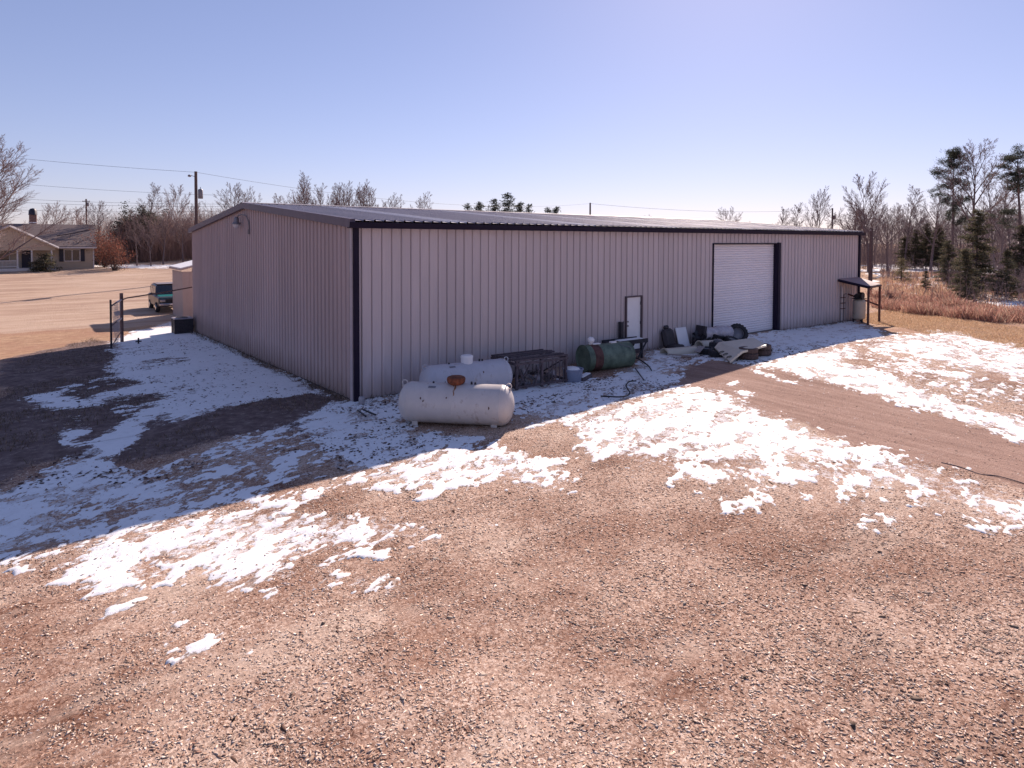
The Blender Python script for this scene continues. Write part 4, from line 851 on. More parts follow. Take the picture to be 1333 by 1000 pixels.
# cream truck panel with three round holes lying on the tyres
cpn=thing('cream_panel','large cream vehicle panel with three round holes lying on tyres','vehicle panel')
def sheet(name,pts,holes=(),r=.085,th=.035):
    """flat sheet with real thickness through pts, round holes cut through it"""
    O=[Vector(p) for p in pts]; o=O[0]; nz=Vector((0,0,0))
    for i in range(1,len(O)-1): nz+=(O[i]-o).cross(O[i+1]-o)
    nz.normalize(); nz=nz if nz.z>0 else -nz; ex=(O[1]-o); ex=(ex-nz*ex.dot(nz)).normalized(); ey=nz.cross(ex)
    t2=lambda p:((Vector(p)-o).dot(ex),(Vector(p)-o).dot(ey))
    hl=[[(t2(h)[0]+r*math.cos(2*math.pi*i/14),t2(h)[1]+r*math.sin(2*math.pi*i/14)) for i in range(14)] for h in holes]
    loops=[[t2(p) for p in pts]]+hl; flat=[p for l in loops for p in l]; n=len(flat)
    tri=geometry.tessellate_polygon([[Vector((x,y,0)) for x,y in l] for l in loops])
    M4=Matrix.Translation(o)@Matrix((ex,ey,nz)).transposed().to_4x4(); q=MB(); Fs=[tuple(t) for t in tri]+[tuple(i+n for i in t) for t in tri]; k0=0
    for l in loops:
        k=len(l); Fs+=[(k0+i,k0+(i+1)%k,k0+(i+1)%k+n,k0+i+n) for i in range(k)]; k0+=k
    q.add([M4@Vector((x,y,th)) for x,y in flat]+[M4@Vector((x,y,-th)) for x,y in flat],Fs); ob=q.build(name,CREAM,cpn)
    for l in hl:
        q=MB(); q.tube([M4@Vector((x,y,th)) for x,y in l+l[:1]],.012,5); q.build('hole_rim',DARK,ob)
    return ob
sheet('panel_sheet',CP_MAIN); sheet('front_lip',CP_LIP,CP_HOLES)
# odds and ends in the pile
JK=[(14.15,-1.6,.10,(.35,.3,.28),DARK,'dark metal box in the scrap pile behind the cream panel','metal box'),
    (14.75,-1.35,.12,(.3,.28,.3),STEEL,'grey square can in the scrap pile left of the plastic roll','can')]
for x,y,z,d,mm,lb,ct in JK:
    t=thing('metal_box' if ct=='metal box' else 'square_can',lb,ct,gz(x,y),R_(20)); q=MB(); q.box((0,0,d[2]/2+.02),d,bev=.02); q.build('box_body',mm,t); q=MB(); q.box((0,0,d[2]+.03),(d[0]*.94,d[1]*.94,.03)); q.build('lid',mm,t)
    q=MB(); q.tube([(-.06,0,d[2]+.04),(-.04,0,d[2]+.09),(.04,0,d[2]+.09),(.06,0,d[2]+.04)],.01,5); q.build('handle',mm,t)
bm=bmesh.new(); bmesh.ops.create_icosphere(bm,subdivisions=3,radius=.42)
for v in bm.verts:
    c=v.co.normalized(); k=1+.22*math.sin(c.x*7+2)*math.cos(c.y*6)+.14*math.sin(c.z*13+c.x*9)+.1*math.cos(c.y*17); v.co=Vector((c.x*.5*k,c.y*.36*k,max(c.z,-.5)*.42*k+.2))
me=bpy.data.meshes.new('trash_bag'); bm.to_mesh(me); bm.free(); me.materials.append(mat('black bag',(.02,.018,.024),rough=.3,var=.3,spec=.5)); o=bpy.data.objects.new('trash_bag',me); COL.objects.link(o); o.location=gz(14.95,-.55); tag(o,'crumpled black bag slumped on the wall between white board and roller door','bag')
q=MB(); q.box((0,0,.02),(1.0,.12,.035)); o=q.build('wood_board',mat('weathered wood',(.3,.25,.24),rough=.85,var=.25,scale=4,stretch=(.3,3,3)),None); o.location=gz(12.0,-1.75,.05); o.rotation_euler=(0,.03,R_(-52)); tag(o,'grey weathered board on snow in front of the cream sheets','board')
q=MB(); q.box((0,0,.02),(.7,.2,.03)); o=q.build('wood_board',MATS['weathered wood'],None); o.location=gz(12.75,-1.95,.22); o.rotation_euler=(0.1,-.15,R_(20)); tag(o,'short grey board resting across the flat dark tyre','board')
q=MB(); q.box((0,0,.03),(.26,.2,.06),bev=.015); o=q.build('dark_block',DARK,None); o.location=gz(14.7,-3.6,.03); o.rotation_euler=(0,0,.5); tag(o,'small dark block on snow right of the cream panel','block')
# ---------------------------------------------------------------- awning with compressor at the far end
aw=thing('lean_to_awning','small rusty metal lean-to roof on two posts at the far wall end','awning')
PINK=mat('rusty roof sheet',(.36,.25,.25),rough=.6,var=.2,scale=2,stain=(.2,.09,.07),stain_scale=3,stain_amt=.3,stretch=(3,.4,1))
RP=mat('rusty post',(.11,.05,.045),rough=.8,var=.4,scale=5)
B0,B1,F0,F1=Vector((27.55,-.05,2.36)),Vector((29.95,-.05,2.38)),Vector((27.62,-1.62,2.06)),Vector((29.45,-1.42,2.08))
nrb=8
for i in range(nrb):
    q=MB(); a,c=i/nrb,(i+1)/nrb; L_=lambda P,Q,t:P.lerp(Q,t)
    p=[L_(B0,B1,a),L_(B0,B1,c),L_(F0,F1,c),L_(F0,F1,a)]; e=Vector((0,0,.03))
    mid_b,mid_f=L_(B0,B1,(a+c)/2)+e,L_(F0,F1,(a+c)/2)+e
    q.add([p[0],p[3],mid_f,mid_b,p[1],p[2]],[(0,1,2,3),(3,2,5,4)]); q.build('roof_sheet',PINK,aw)
q=MB(); q.tube([F0-Vector((.0,.0,.06)),F1-Vector((0,0,.06))],.06,4); q.build('front_beam',RP,aw); 
q=MB(); q.tube([B0-Vector((0,0,.07)),F0-Vector((0,0,.07))],.07,4); q.build('side_beam',TRIM,aw)
q=MB(); q.tube([B1-Vector((0,0,.07)),F1-Vector((0,0,.07))],.05,4); q.build('side_beam',RP,aw)
for P in (F0,F1):
    q=MB(); q.box((P.x,P.y+.05,(P.z-.08)/2),(.09,.09,P.z-.08)); q.build('post',RP,aw)
q=MB(); q.tube([(F1.x,F1.y+.05,.92),(28.6,-.1,1.5)],.045,4); q.build('brace',RP,aw)
cpz=thing('air_compressor','upright cream air compressor tank with black motor under the lean-to','air compressor',(28.75,-.62,T1(28.7,-.6)))
CRM=mat('cream tank paint',(.48,.42,.34),rough=.45,var=.08)
q=MB(); q.lathe([(.0,.12),(.2,.14),(.29,.2),(.32,.28),(.32,1.1),(.29,1.18),(.2,1.24),(0,1.26)],26); q.build('tank_body',CRM,cpz,True)
for i in range(3):
    a=i*2.1; q=MB(); q.box((.26*math.cos(a),.26*math.sin(a),.1),(.07,.07,.24)); q.build('leg',DARK,cpz)
q=MB(); q.box((0,0,1.29),(.8,.42,.05)); q.box((.18,0,1.46),(.3,.3,.3),bev=.06); q.tube([(-.3,0,1.42),(.0,0,1.42)],.14,12); q.build('motor',RUB,cpz)
q=MB(); q.tube([(-.1,-.2,1.44),(-.1,-.25,1.44)],.2,16); q.build('flywheel',DARK,cpz); q=MB(); q.tube([(-.36,.1,1.3),(-.4,.12,.5),(-.3,.12,.45)],.018,6); q.build('pipe',STEEL,cpz)
cp2=thing('wall_pipe','white and brown pipes with clamps on the wall beside the compressor','pipe',(27.9,-.1,0))
q=MB(); q.tube([(0,0,.1),(0,0,1.95)],.045,8); q.build('pipe',mat('pvc',(.55,.48,.46),rough=.5),cp2,True)
q=MB(); q.tube([(.22,0,.1),(.22,0,1.5),(.4,-.05,1.55)],.03,8); q.build('pipe',STEEL,cp2,True)
for z in (.75,1.05,1.35):
    q=MB(); q.box((.08,-.02,z),(.4,.09,.04)); q.build('clamp',RP,cp2)
# ---------------------------------------------------------------- shed and air conditioner at the far left corner
sh=thing('small_shed','small tan lean-to shed with snowy roof behind the gable wall','shed',(.5,26.4,-.5))
SHW=mat('shed wall',(.40,.31,.29),rough=.6,var=.06)
for i in range(3):
    q=MB(); q.box((.2+i*.405,.02,1.45),(.40,.04,2.94)); q.build('wall_board',SHW,sh,bevel=.006)
for i in range(8):
    q=MB(); q.box((.02,.25+i*.405,1.45),(.04,.40,2.92)); q.build('wall_board',SHW,sh,bevel=.006)
q=MB(); q.box((2.3,1.7,1.5),(2.3,3.2,2.96)); q.build('wall',SHW,sh); q=MB(); q.box((1.3,-.02,1.45),(.14,.1,2.9)); q.build('corner_trim_or_gap_shade',TRIM,sh)  # dark strip on the shed face paints the shaded gap beside it
q=MB(); V=[(-.15,-.2,3.0),(3.6,-.2,3.95),(3.6,3.6,3.95),(-.15,3.6,3.0)]; q.add(V+[(a,b,c+.1) for a,b,c in V],[(0,1,2,3),(4,5,6,7),(0,1,5,4),(1,2,6,5),(2,3,7,6),(3,0,4,7)]); q.build('roof',SHW,sh)
q=MB(); V=[(-.12,-.17,3.11),(3.6,-.17,4.05),(3.6,3.58,4.05),(-.12,3.58,3.11)]; q.add(V+[(a,b,c+.05) for a,b,c in V],[(0,1,2,3),(4,5,6,7),(0,1,5,4),(1,2,6,5),(2,3,7,6),(3,0,4,7)]); q.build('roof_snow',CAPSNOW,sh)
ac=thing('air_conditioner','dark louvred air conditioner unit on snow at the far gable corner','air conditioner',(-.62,20.3,T1(-.6,20.3)))
q=MB(); q.box((0,0,.38),(.80,.80,.72)); q.build('cabinet',DARK,ac)
for i in range(9):
    q=MB(); q.box((0,0,.1+i*.068),(.85,.85,.022)); q.build('louvre',mat('dark louvre',(.05,.045,.055),rough=.5),ac)
for sx in(-1,1):
    for sy in(-1,1):
        q=MB(); q.box((sx*.41,sy*.41,.38),(.05,.05,.76)); q.build('corner_post',DARK,ac)
q=MB(); q.box((0,0,.78),(.9,.9,.06),bev=.02); q.build('top_cover',mat('grey top',(.3,.27,.3),rough=.5),ac); q=MB(); q.lathe([(.3,.81),(.3,.83),(.26,.83),(.26,.815),(0,.815)],20); q.build('fan_grille',DARK,ac)
q=MB(); q.tube([(.5,.1,.3),(.62,.1,.32),(.62,.1,1.5)],.03,6); q.build('conduit',DARK,ac)
# ---------------------------------------------------------------- gate posts and rail
fp=thing('pipe_gate','open chain link gate frame on rusty posts at the shade edge','gate')
GM=mat('gate pipe',(.16,.10,.09),rough=.7,var=.35,scale=4); GW=mat('galvanised pipe',(.5,.45,.46),rough=.45,metal=.3)
Pa=Vector((-3.5,18.5,T1(-3.5,18.5))); Pb=Vector((-4.15,16.1,T1(-4.1,16.1)))
q=MB(); q.tube([Pa-Vector((0,0,.3)),Pa+Vector((0,0,2.3))],.075,10); q.build('post',GM,fp,True)
q=MB(); q.tube([Pb-Vector((0,0,.1)),Pb+Vector((0,0,2.15))],.04,8); q.build('end_post',DARK,fp,True)
for z in (1.88,1.02):
    q=MB(); q.tube([Pb+Vector((0,0,z-.02)),Pb.lerp(Pa,.5)+Vector((0,0,z+.06))],.035,8); q.build('rail',GM,fp,True); q=MB(); q.tube([Pb.lerp(Pa,.5)+Vector((0,0,z+.06)),Pa+Vector((0,0,z+.1))],.042,8); q.build('rail',GW,fp,True)
q=MB(); q.tube([Pb+Vector((0,0,.1)),Pa+Vector((0,0,.55))],.025,6); q.build('brace',GM,fp,True)
q=MB()
for i in range(26):
    for sg in(0,1):
        z0_,z1_=.1,1.9
        t0=i/26; t1=t0+(.35 if sg else -.35); 
        if 0<=t1<=1: q.tube([Pb.lerp(Pa,t0)+Vector((0,0,z0_)),Pb.lerp(Pa,t1)+Vector((0,0,z1_))],.004,3,False)
tag(q.build('chain_link',GW,fp),kind='stuff')
q=MB(); rl=[Pa+Vector((0,0,1.98)),Pa+Vector((.25,.12,2.05)),Vector((-1.6,19.6,1.72)),Vector((-.1,20.55,1.86))]; q.tube(rl,.032,8); q.build('top_rail',GM,fp,True)
q=MB(); q.tube([Pa+Vector((.05,0,0)),Pa+Vector((.05,0,1.95))],.02,6); q.build('latch_rod',GM,fp)
o=thing('pipe_stub','small dark valve pipe sticking out of the snow near the gate','pipe',gz(-3.0,17.1)); q=MB(); q.tube([(0,0,-.05),(0,0,.28)],.035,8); q.build('pipe',DARK,o); q=MB(); q.tube([(-.12,0,.12),(.12,0,.12)],.03,8); q.build('pipe_tee',DARK,o)
# ---------------------------------------------------------------- parked car
car=thing('parked_car','boxy dark green off-road car with teal bonnet parked behind the shed','car',(.62,32.4,T1(.6,32.3)-.02),R_(0)); car.scale=(1,1,.93)
CG=mat('dark car paint',(.05,.047,.055),rough=.3,var=.1,spec=.6); CT=mat('teal car paint',(.03,.19,.19),rough=.25,var=.1,spec=.6); CH=mat('chrome',(.6,.58,.6),rough=.15,metal=.9)
def loft(secs):
    q=MB(); n=len(secs[0]); V=[p for s in secs for p in s]; Fs=[]
    for i in range(len(secs)-1):
        for j in range(n): Fs.append((i*n+j,i*n+(j+1)%n,(i+1)*n+(j+1)%n,(i+1)*n+j))
    Fs+=[tuple(range(n)),tuple((len(secs)-1)*n+j for j in range(n))]; return q.add(V,Fs)
def csec(y,w_,z0,z1,r=.06): w_/=2; return [(-w_+r,y,z0),(w_-r,y,z0),(w_,y,z0+r),(w_,y,z1-r),(w_-r,y,z1),(-w_+r,y,z1),(-w_,y,z1-r),(-w_,y,z0+r)]
q=loft([csec(-2.05,1.5,.5,.98),csec(-1.95,1.66,.42,1.08),csec(-.8,1.74,.4,1.14),csec(-.5,1.76,.4,1.16),csec(1.9,1.76,.42,1.16),csec(2.02,1.66,.5,1.1)]); q.build('body',CG,car,bevel=.015)
q=loft([csec(-.62,1.58,1.15,1.2,.02),csec(-.15,1.44,1.15,1.80),csec(.3,1.42,1.15,1.86),csec(1.7,1.42,1.15,1.86),csec(1.95,1.5,1.15,1.7)]); cabn=q.build('cabin',CG,car,bevel=.02)
q=MB(); q.add([(-.70,-2.0,1.05),(.70,-2.0,1.05),(.74,-.72,1.185),(-.74,-.72,1.185),(-.70,-2.03,.95),(.70,-2.03,.95)],[(0,1,2,3),(4,5,1,0)]); q.build('bonnet',CT,car)
q=MB(); q.add([(-.68,-.60,1.23),(.68,-.60,1.23),(.62,-.19,1.76),(-.62,-.19,1.76)],[(0,1,2,3)]); q.build('windscreen',glassmat(),car)
GLS=mat('side glass with reflection',(.12,.12,.15),rough=.08,spec=.8)  # bright reflection is put into the base colour of the side windows
for sx in(-1,1):
    for y0,y1 in ((-.28,.38),(.46,1.1),(1.18,1.72)):
        q=MB(); xb,xt=sx*.765,sx*.722; q.add([(xb,y0,1.22),(xb,y1,1.22),(xt,y1-.03,1.74),(xt,y0+.12,1.74)],[(0,1,2,3)]); q.build('side_window',GLS,cabn)
    q=MB(); q.box((sx*.58,-2.06,.84),(.3,.06,.17),bev=.02); q.build('headlight',CH,car)
    q=MB(); q.box((sx*.98,-.42,1.24),(.2,.08,.14),bev=.02); q.build('wing_mirror',RUB,car)
    for y in (-1.3,1.3):
        wl=MB(); wl.lathe([(.2,-.11),(.33,-.12),(.36,-.08),(.36,.08),(.33,.12),(.2,.11)],24,Matrix.Translation((sx*.79,y,.36))@Matrix.Rotation(R_(90),4,'Y')); wh=wl.build('wheel',RUB,car,True)
        wl=MB(); wl.lathe([(.21,-.1),(.18,-.125*1),(.06,-.09),(0,-.1)] if sx<0 else [(.21,.1),(.18,.125),(.06,.09),(0,.1)],20,Matrix.Translation((sx*.79,y,.36))@Matrix.Rotation(R_(90),4,'Y')); wl.build('rim',CH,wh,True)
q=MB(); q.box((0,-2.1,.84),(.8,.04,.2)); q.build('grille',DARK,car); q=MB(); q.box((0,-2.14,.58),(1.6,.16,.16),bev=.03); q.build('front_bumper',CH,car)
q=MB(); q.box((0,.8,1.9),(1.2,1.8,.03)); q.build('roof_panel',mat('pale roof paint',(.2,.17,.18),rough=.5),car); q=MB(); q.box((0,-2.23,.6),(.32,.02,.12)); q.build('number_plate',WHITE,car)  # roof panel has a paler tone than the body
# ---------------------------------------------------------------- trees
BARK=mat('bark',BARK_C,rough=.9,var=.35,scale=6); TWIG=mat('twigs',TWIG_C,rough=.9,var=.25,scale=3); BARKD=mat('dark bark',(.07,.05,.05),rough=.95,var=.35,scale=5)
def segmesh(name,S,m,parent,n=3):
    """tapered prisms from (p0,p1,r0,r1) segments"""
    A=np.array([[*a,*b,c,d] for a,b,c,d in S],float); P0,P1,r0,r1=A[:,:3],A[:,3:6],A[:,6],A[:,7]
    d=P1-P0; d/=np.linalg.norm(d,axis=1)[:,None]+1e-9
    ref=np.where(np.abs(d[:,2:3])<.9,[[0,0,1.]],[[1.,0,0]]); a=np.cross(d,ref); a/=np.linalg.norm(a,axis=1)[:,None]; b=np.cross(d,a)
    V=[]
    for P,r in((P0-d*r0[:,None]*.3,r0),(P1+d*r1[:,None]*.3,r1)):
        for j in range(n):
            t=2*np.pi*j/n; V.append(P+(a*np.cos(t)+b*np.sin(t))*r[:,None])
    V=np.stack(V,1); k=len(A); o=np.arange(k)[:,None]*2*n
    Fq=np.concatenate([o+np.array([[j,(j+1)%n,n+(j+1)%n,n+j]]) for j in range(n)],0)
    return npmesh(name,V.reshape(-1,3),Fq,m,parent,None,True)
def bare(name,seed,Ht,clear=.3,ang=(42,34,32,34),up=.05,ch=(12,8,6,4),ratio=(.6,.45,.45,.5),r0=None,twigr=.012,lv=4,bark=None):
    """leafless tree: straight tapering limbs that fork again and again into fine rising twigs"""
    g=random.Random(seed); big=[];tw=[]; r0=r0 or Ht*.012
    def perp(d,a,th):
        u=d.orthogonal().normalized(); v=d.cross(u); return (d*math.cos(a)+(u*math.cos(th)+v*math.sin(th))*math.sin(a)).normalized()
    def grow(p,d,Lg,r,l):
        ns=[9,6,4,3,2][l]; kids=[]; st=clear if l==0 else .22; nk=ch[l] if l<lv else 0
        q=p.copy(); dd=d.copy(); th=g.random()*6.28; pr=0; j=[.025,.045,.06,.07,.08][l]
        for i in range(ns):
            dd=(dd+Vector((g.gauss(0,j),g.gauss(0,j),g.gauss(0,j)))+Vector((0,0,0 if l==0 else up))).normalized()
            e=q+dd*(Lg/ns); f0,f1=i/ns,(i+1)/ns; ra=r*(1-f0)**.9+twigr*.6; rb=r*(1-f1)**.9+twigr*.6
            (big if l<2 else tw).append((tuple(q),tuple(e),ra,rb))
            while pr<nk:
                t=st+(1-st)*(pr+.4)/nk
                if t>f1: break
                kids.append((q.lerp(e,max(0,min(1,(t-f0)*ns))),dd.copy(),t,ra)); pr+=1
            q=e
        for kp,kd,t,ra in kids:
            th+=2.4+g.uniform(-.5,.5); a=R_(ang[l]*g.uniform(.7,1.3))*(1.25-.6*t if l==0 else 1)
            kl=Lg*ratio[l]*((1.12-.75*t) if l==0 else (1.1-.7*t))*g.uniform(.8,1.2)
            grow(kp,perp(kd,a,th),kl,min(ra*.6,kl*.0105+twigr*.25),l+1)
    grow(Vector((0,0,-.2)),Vector((g.gauss(0,.03),g.gauss(0,.03),1)).normalized(),Ht*.95,r0,0)
    root=empty(name); segmesh('trunk',big,bark or BARK,root,6); segmesh('branches',tw,TWIG,root,3)
    return root
def leafquads(C,spread,cnt,size,aspect=.4,flat=0,rg=None,updir=0):
    """cnt elongated quads around every centre C"""
    rg=rg or nr; C=np.repeat(np.asarray(C,float),cnt,0); k=len(C); o=rg.standard_normal((k,3))*np.asarray(spread); o[:,2]*=1-flat
    P=C+o; d=rg.standard_normal((k,3)); d[:,2]=d[:,2]*(1-flat)+updir; d/=np.linalg.norm(d,axis=1)[:,None]; u=np.cross(d,rg.standard_normal((k,3))); u/=np.linalg.norm(u,axis=1)[:,None]+1e-9
    s=size*(.6+.8*rg.random(k))[:,None]; h=s*aspect/2
    return np.stack([P-u*h*.4,P+d*s*.5-u*h,P+d*s,P+d*s*.5+u*h],1).reshape(-1,3)
def leafobj(name,V,parent,pal,seed=1,clump=None):
    k=len(V)//4; p=np.array(pal); rg=np.random.default_rng(seed); t=p[rg.integers(0,len(p),k)]*(.6+.8*rg.random(k))[:,None]
    return npmesh(name,V,np.arange(k*4).reshape(-1,4),LEAFM,parent,{'tone':('POINT',np.repeat(np.c_[t,np.ones(k)],4,0))})
LEAFM=lm
def pine(seed,Ht=18):
    g=random.Random(seed); S=[];C=[]; root=empty('pine_tree'); q=Vector((0,0,-.3)); d=Vector((g.gauss(0,.02),g.gauss(0,.02),1)); n=12; pts=[q.copy()]
    for i in range(n):
        d=(d+Vector((g.gauss(0,.02),g.gauss(0,.02),.1))).normalized(); e=q+d*Ht/n; S.append((tuple(q),tuple(e),.22*(1-i/n)+.04,.22*(1-(i+1)/n)+.04)); q=e; pts.append(q.copy())
    for i in range(21):
        t=.42+.58*(i/21)**.8; k=min(n-1,int(t*n)); p=pts[k].lerp(pts[k+1],t*n-k); th=i*2.4+g.uniform(-.6,.6); Lg=Ht*.17*(1.15-(t-.42)*1.35)*g.uniform(.35,1.45)
        if g.random()<.22: continue
        dd=Vector((math.cos(th),math.sin(th),g.uniform(.05,.55))).normalized(); a=p
        for s in range(4):
            e=a+dd*Lg/4; dd=(dd+Vector((g.gauss(0,.12),g.gauss(0,.12),.14))).normalized(); S.append((tuple(a),tuple(e),.06*(1-s/5),.06*(1-(s+1)/5))); a=e
            if s>=1:
                for _ in range(2): C.append(tuple(a+Vector((g.gauss(0,.38),g.gauss(0,.38),g.gauss(.1,.14)))))
    for _ in range(8): C.append(tuple(pts[-1]+Vector((g.gauss(0,.5),g.gauss(0,.5),g.gauss(-.3,.5)))))
    segmesh('trunk',S,BARK,root,6); leafobj('crown',leafquads(C,(.27,.27,.12),130,.34,.13,updir=.25,rg=np.random.default_rng(seed)),root,PINE_P,seed); return root
def cedar(seed,Ht=7,wd=1.7,pal=None,den=26,name='evergreen_tree'):
    g=random.Random(seed); S=[((0,0,-.2),(0,0,Ht),.10,.015)];C=[]; root=empty(name); nw=int(Ht*3.6)
    for i in range(nw):
        t=.1+.9*i/nw; z=Ht*t; Lg=wd*(1-t)**.75*g.uniform(.55,1.25)+.12
        for k in range(g.choice((3,4,5))):
            th=g.random()*6.28; dr=g.uniform(-.28,.15); e=Vector((math.cos(th)*Lg,math.sin(th)*Lg,z+Lg*dr)); S.append(((0,0,z),tuple(e),.022,.006))
            for s in np.linspace(.3,1,max(2,int(Lg/.28))): C.append((e.x*s,e.y*s,z+(e.z-z)*s+g.gauss(0,.05)))
    segmesh('trunk',S,BARKD,root,5); leafobj('crown',leafquads(C,(.14,.14,.07),den,.26,.22,flat=.45,rg=np.random.default_rng(seed)),root,pal or CEDAR_P,seed); return root
def roundtree(seed,Ht=9):
    g=random.Random(seed); root=empty('evergreen_tree'); C=[];S=[((0,0,-.2),(0,0,Ht*.7),.25,.06)]
    for i in range(330):
        v=Vector((g.gauss(0,1),g.gauss(0,1),g.gauss(0,1))).normalized()*(.55+.5*g.random()); bump=1+.22*math.sin(v.x*5+seed)*math.cos(v.z*6)+.12*g.gauss(0,1)
        p=Vector((v.x*Ht*.44*bump,v.y*Ht*.44*bump,Ht*.53+v.z*Ht*.44*bump)); C.append(tuple(p))
        if i%8==0: S.append(((0,0,Ht*.3),tuple(p),.05,.01))
    segmesh('trunk',S,BARKD,root,5); leafobj('crown',leafquads(C,.34,70,.28,.5,rg=np.random.default_rng(seed)),root,ROUND_P,seed); return root
def redtree(seed,Ht=5):
    g=random.Random(seed); root=empty('shrub'); S=[];C=[]
    for i in range(46):
        th=g.random()*6.28; a=g.uniform(.15,.9); Lg=Ht*g.uniform(.6,1.05); d=Vector((math.sin(a)*math.cos(th),math.sin(a)*math.sin(th),math.cos(a))); p=Vector((g.gauss(0,.2),g.gauss(0,.2),-.1))
        for s in range(4):
            e=p+d*Lg/4; d=(d+Vector((g.gauss(0,.15),g.gauss(0,.15),g.gauss(.02,.1)))).normalized(); S.append((tuple(p),tuple(e),.03*(1-s/5),.03*(1-(s+1)/5))); p=e
            if s>0: C+= [tuple(p+Vector((g.gauss(0,.3),g.gauss(0,.3),g.gauss(0,.3)))) for _ in range(3)]
    segmesh('trunk',S,BARKD,root,4); leafobj('crown',leafquads(C,(.3,.3,.3),7,.18,.6,rg=np.random.default_rng(seed)),root,RED_P,seed); return root
PROTO={}
def protos(kind):
    if kind in PROTO: return PROTO[kind]
    K={'slim':lambda:[(bare('bare_tree',q,14,clear=.38,ang=(34,32,30,32),ch=(16,8,6,5),ratio=(.36,.5,.5,.55),up=.05,twigr=.011),14) for q in (1,2,3)],
       'vase':lambda:[(bare('bare_tree',q,11,clear=.26,ang=(36,28,28,30),ch=(14,9,7,5),ratio=(.66,.42,.46,.55),up=.045,twigr=.010),11) for q in (4,5,6)],
       'oak':lambda:[(bare('bare_tree',q,14,clear=.36,ang=(42,34,32,34),ch=(13,9,7,5),ratio=(.62,.46,.46,.5),up=.05,r0=.24,twigr=.012),14) for q in (7,8,9)],
       'big':lambda:[(bare('bare_tree',12,12,clear=.14,ang=(46,32,28,28),ch=(24,13,9,6),ratio=(.85,.40,.45,.5),up=.055,twigr=.008,r0=.24),12)],
       'pine':lambda:[(pine(s),18) for s in (1,2)],
       'conif':lambda:[(cedar(s,7,1.6,PINE_P,16,'pine_tree'),7) for s in (21,22,23)],
       'cedar':lambda:[(cedar(s,7,2.0),7) for s in (31,32,33)],
       'pale':lambda:[(cedar(41,3.4,.95,PALE_P,12,'pine_sapling'),3.4)],
       'round':lambda:[(roundtree(s),9) for s in (51,52)],
       'red':lambda:[(redtree(s),5) for s in (61,62)]}[kind]()
    def top(o): return max(max(v.co.z for v in c.data.vertices) for c in o.children)
    PROTO[kind]=[[o,top(o),False] for o,h in K]; return PROTO[kind]
CAT={'pine':'pine tree','conif':'pine tree','cedar':'evergreen tree','pale':'sapling','round':'evergreen tree','red':'shrub'}
cnt={}
for kind,x,y,h,label,group in TREES:
    ps=protos(kind); i=cnt.get(kind,0); cnt[kind]=i+1; p=ps[i%len(ps)]
    o=p[0] if not p[2] else copy_tree(p[0]); p[2]=True
    s=h/p[1]; o.location=(x,y,T1(x,y)); o.scale=(s*WIDE.get(kind,1)*rng.uniform(.9,1.15),)*2+(s,); o.rotation_euler=(0,0,rng.uniform(0,6.28))
    for kk in ('group','label','category'):
        if kk in o: del o[kk]
    tag(o,label,CAT.get(kind,'tree'),group)
# ---------------------------------------------------------------- thickets, brush and grass (uncountable)
def thicket(name,x,y,Ht,label,per=5,seed=3,m=TWIG,r=.012):
    rg=random.Random(seed); S=[]
    for px,py in zip(x,y):
        z=T1(px,py); h=Ht*rg.uniform(.35,1.1); p=Vector((px,py,z-.05)); d=Vector((rg.gauss(0,.2),rg.gauss(0,.2),1)).normalized()
        for s in range(3):
            e=p+d*h/3; S.append((tuple(p),tuple(e),r*(1.6-s*.4),r*(1.2-s*.4)))
            for k in range(per):
                t=rg.random(); q=p.lerp(e,t); dd=(d+Vector((rg.gauss(0,.6),rg.gauss(0,.6),rg.gauss(.1,.4)))).normalized(); S.append((tuple(q),tuple(q+dd*h*rg.uniform(.12,.32)),r*.7,r*.3))
            d=(d+Vector((rg.gauss(0,.18),rg.gauss(0,.18),0))).normalized(); p=e
    return tag(segmesh(name,S,m,None,3),label,'undergrowth',kind='stuff')
def strip(n_,a,b,depth,seed):
    rg=np.random.default_rng(seed); t=rg.random(n_); o=rg.random(n_)*depth
    return a[0]+(b[0]-a[0])*t+math.sin(YAW)*o, a[1]+(b[1]-a[1])*t+math.cos(YAW)*o
def inpoly(n_,P,seed):
    rg=np.random.default_rng(seed); A=np.array(P); x=rg.uniform(A[:,0].min(),A[:,0].max(),n_*4); y=rg.uniform(A[:,1].min(),A[:,1].max(),n_*4); k=sdf(x,y,P)>0; return x[k][:n_],y[k][:n_]
x,y=strip(4200,(130,-18),(86,44),45,1); thicket('woodland_understory',x,y,6.0,'brown leafless understory filling the right hand woods',5,3,TWIG,.016)
x,y=strip(3200,(16,66),(-4,82),20,2); thicket('lot_thicket',x,y,6.0,'leafless reddish thicket behind the parking lot',6,4,mat('reddish twigs',(.30,.19,.165),rough=.9,var=.3,scale=.4),.013)
x,y=inpoly(1300,SCRUB,3); k=fbm(x*.12,y*.12,3,61)>.45; x,y=x[k],y[k]; thicket('field_scrub',x,y,2.1,'thin leafless scrub scattered over the brown field',4,5,TWIG,.009)
x,y=strip(900,(60,-3),(48,-9),16,4); thicket('evergreen_undergrowth',x,y,2.2,'tangled undergrowth below the near evergreens',4,6,TWIG,.009)
x,y=inpoly(34000,[((a-39)*1.15+39,(b_+2.5)*1.15-2.5) for a,b_ in BRUSH],5); cl=fbm(x*.45,y*.45,4,77); k=nr.random(len(x))<np.clip((cl-.33)*3.2+np.clip(sdf(x,y,BRUSH),-1,1)*.35,0,1); blades('tall_dry_grass',x[k],y[k],.2+1.0*np.clip(cl[k]-.2,.05,.6),.026,.3,BRUSH_P,'band of tall rusty dry grass along the field edge')
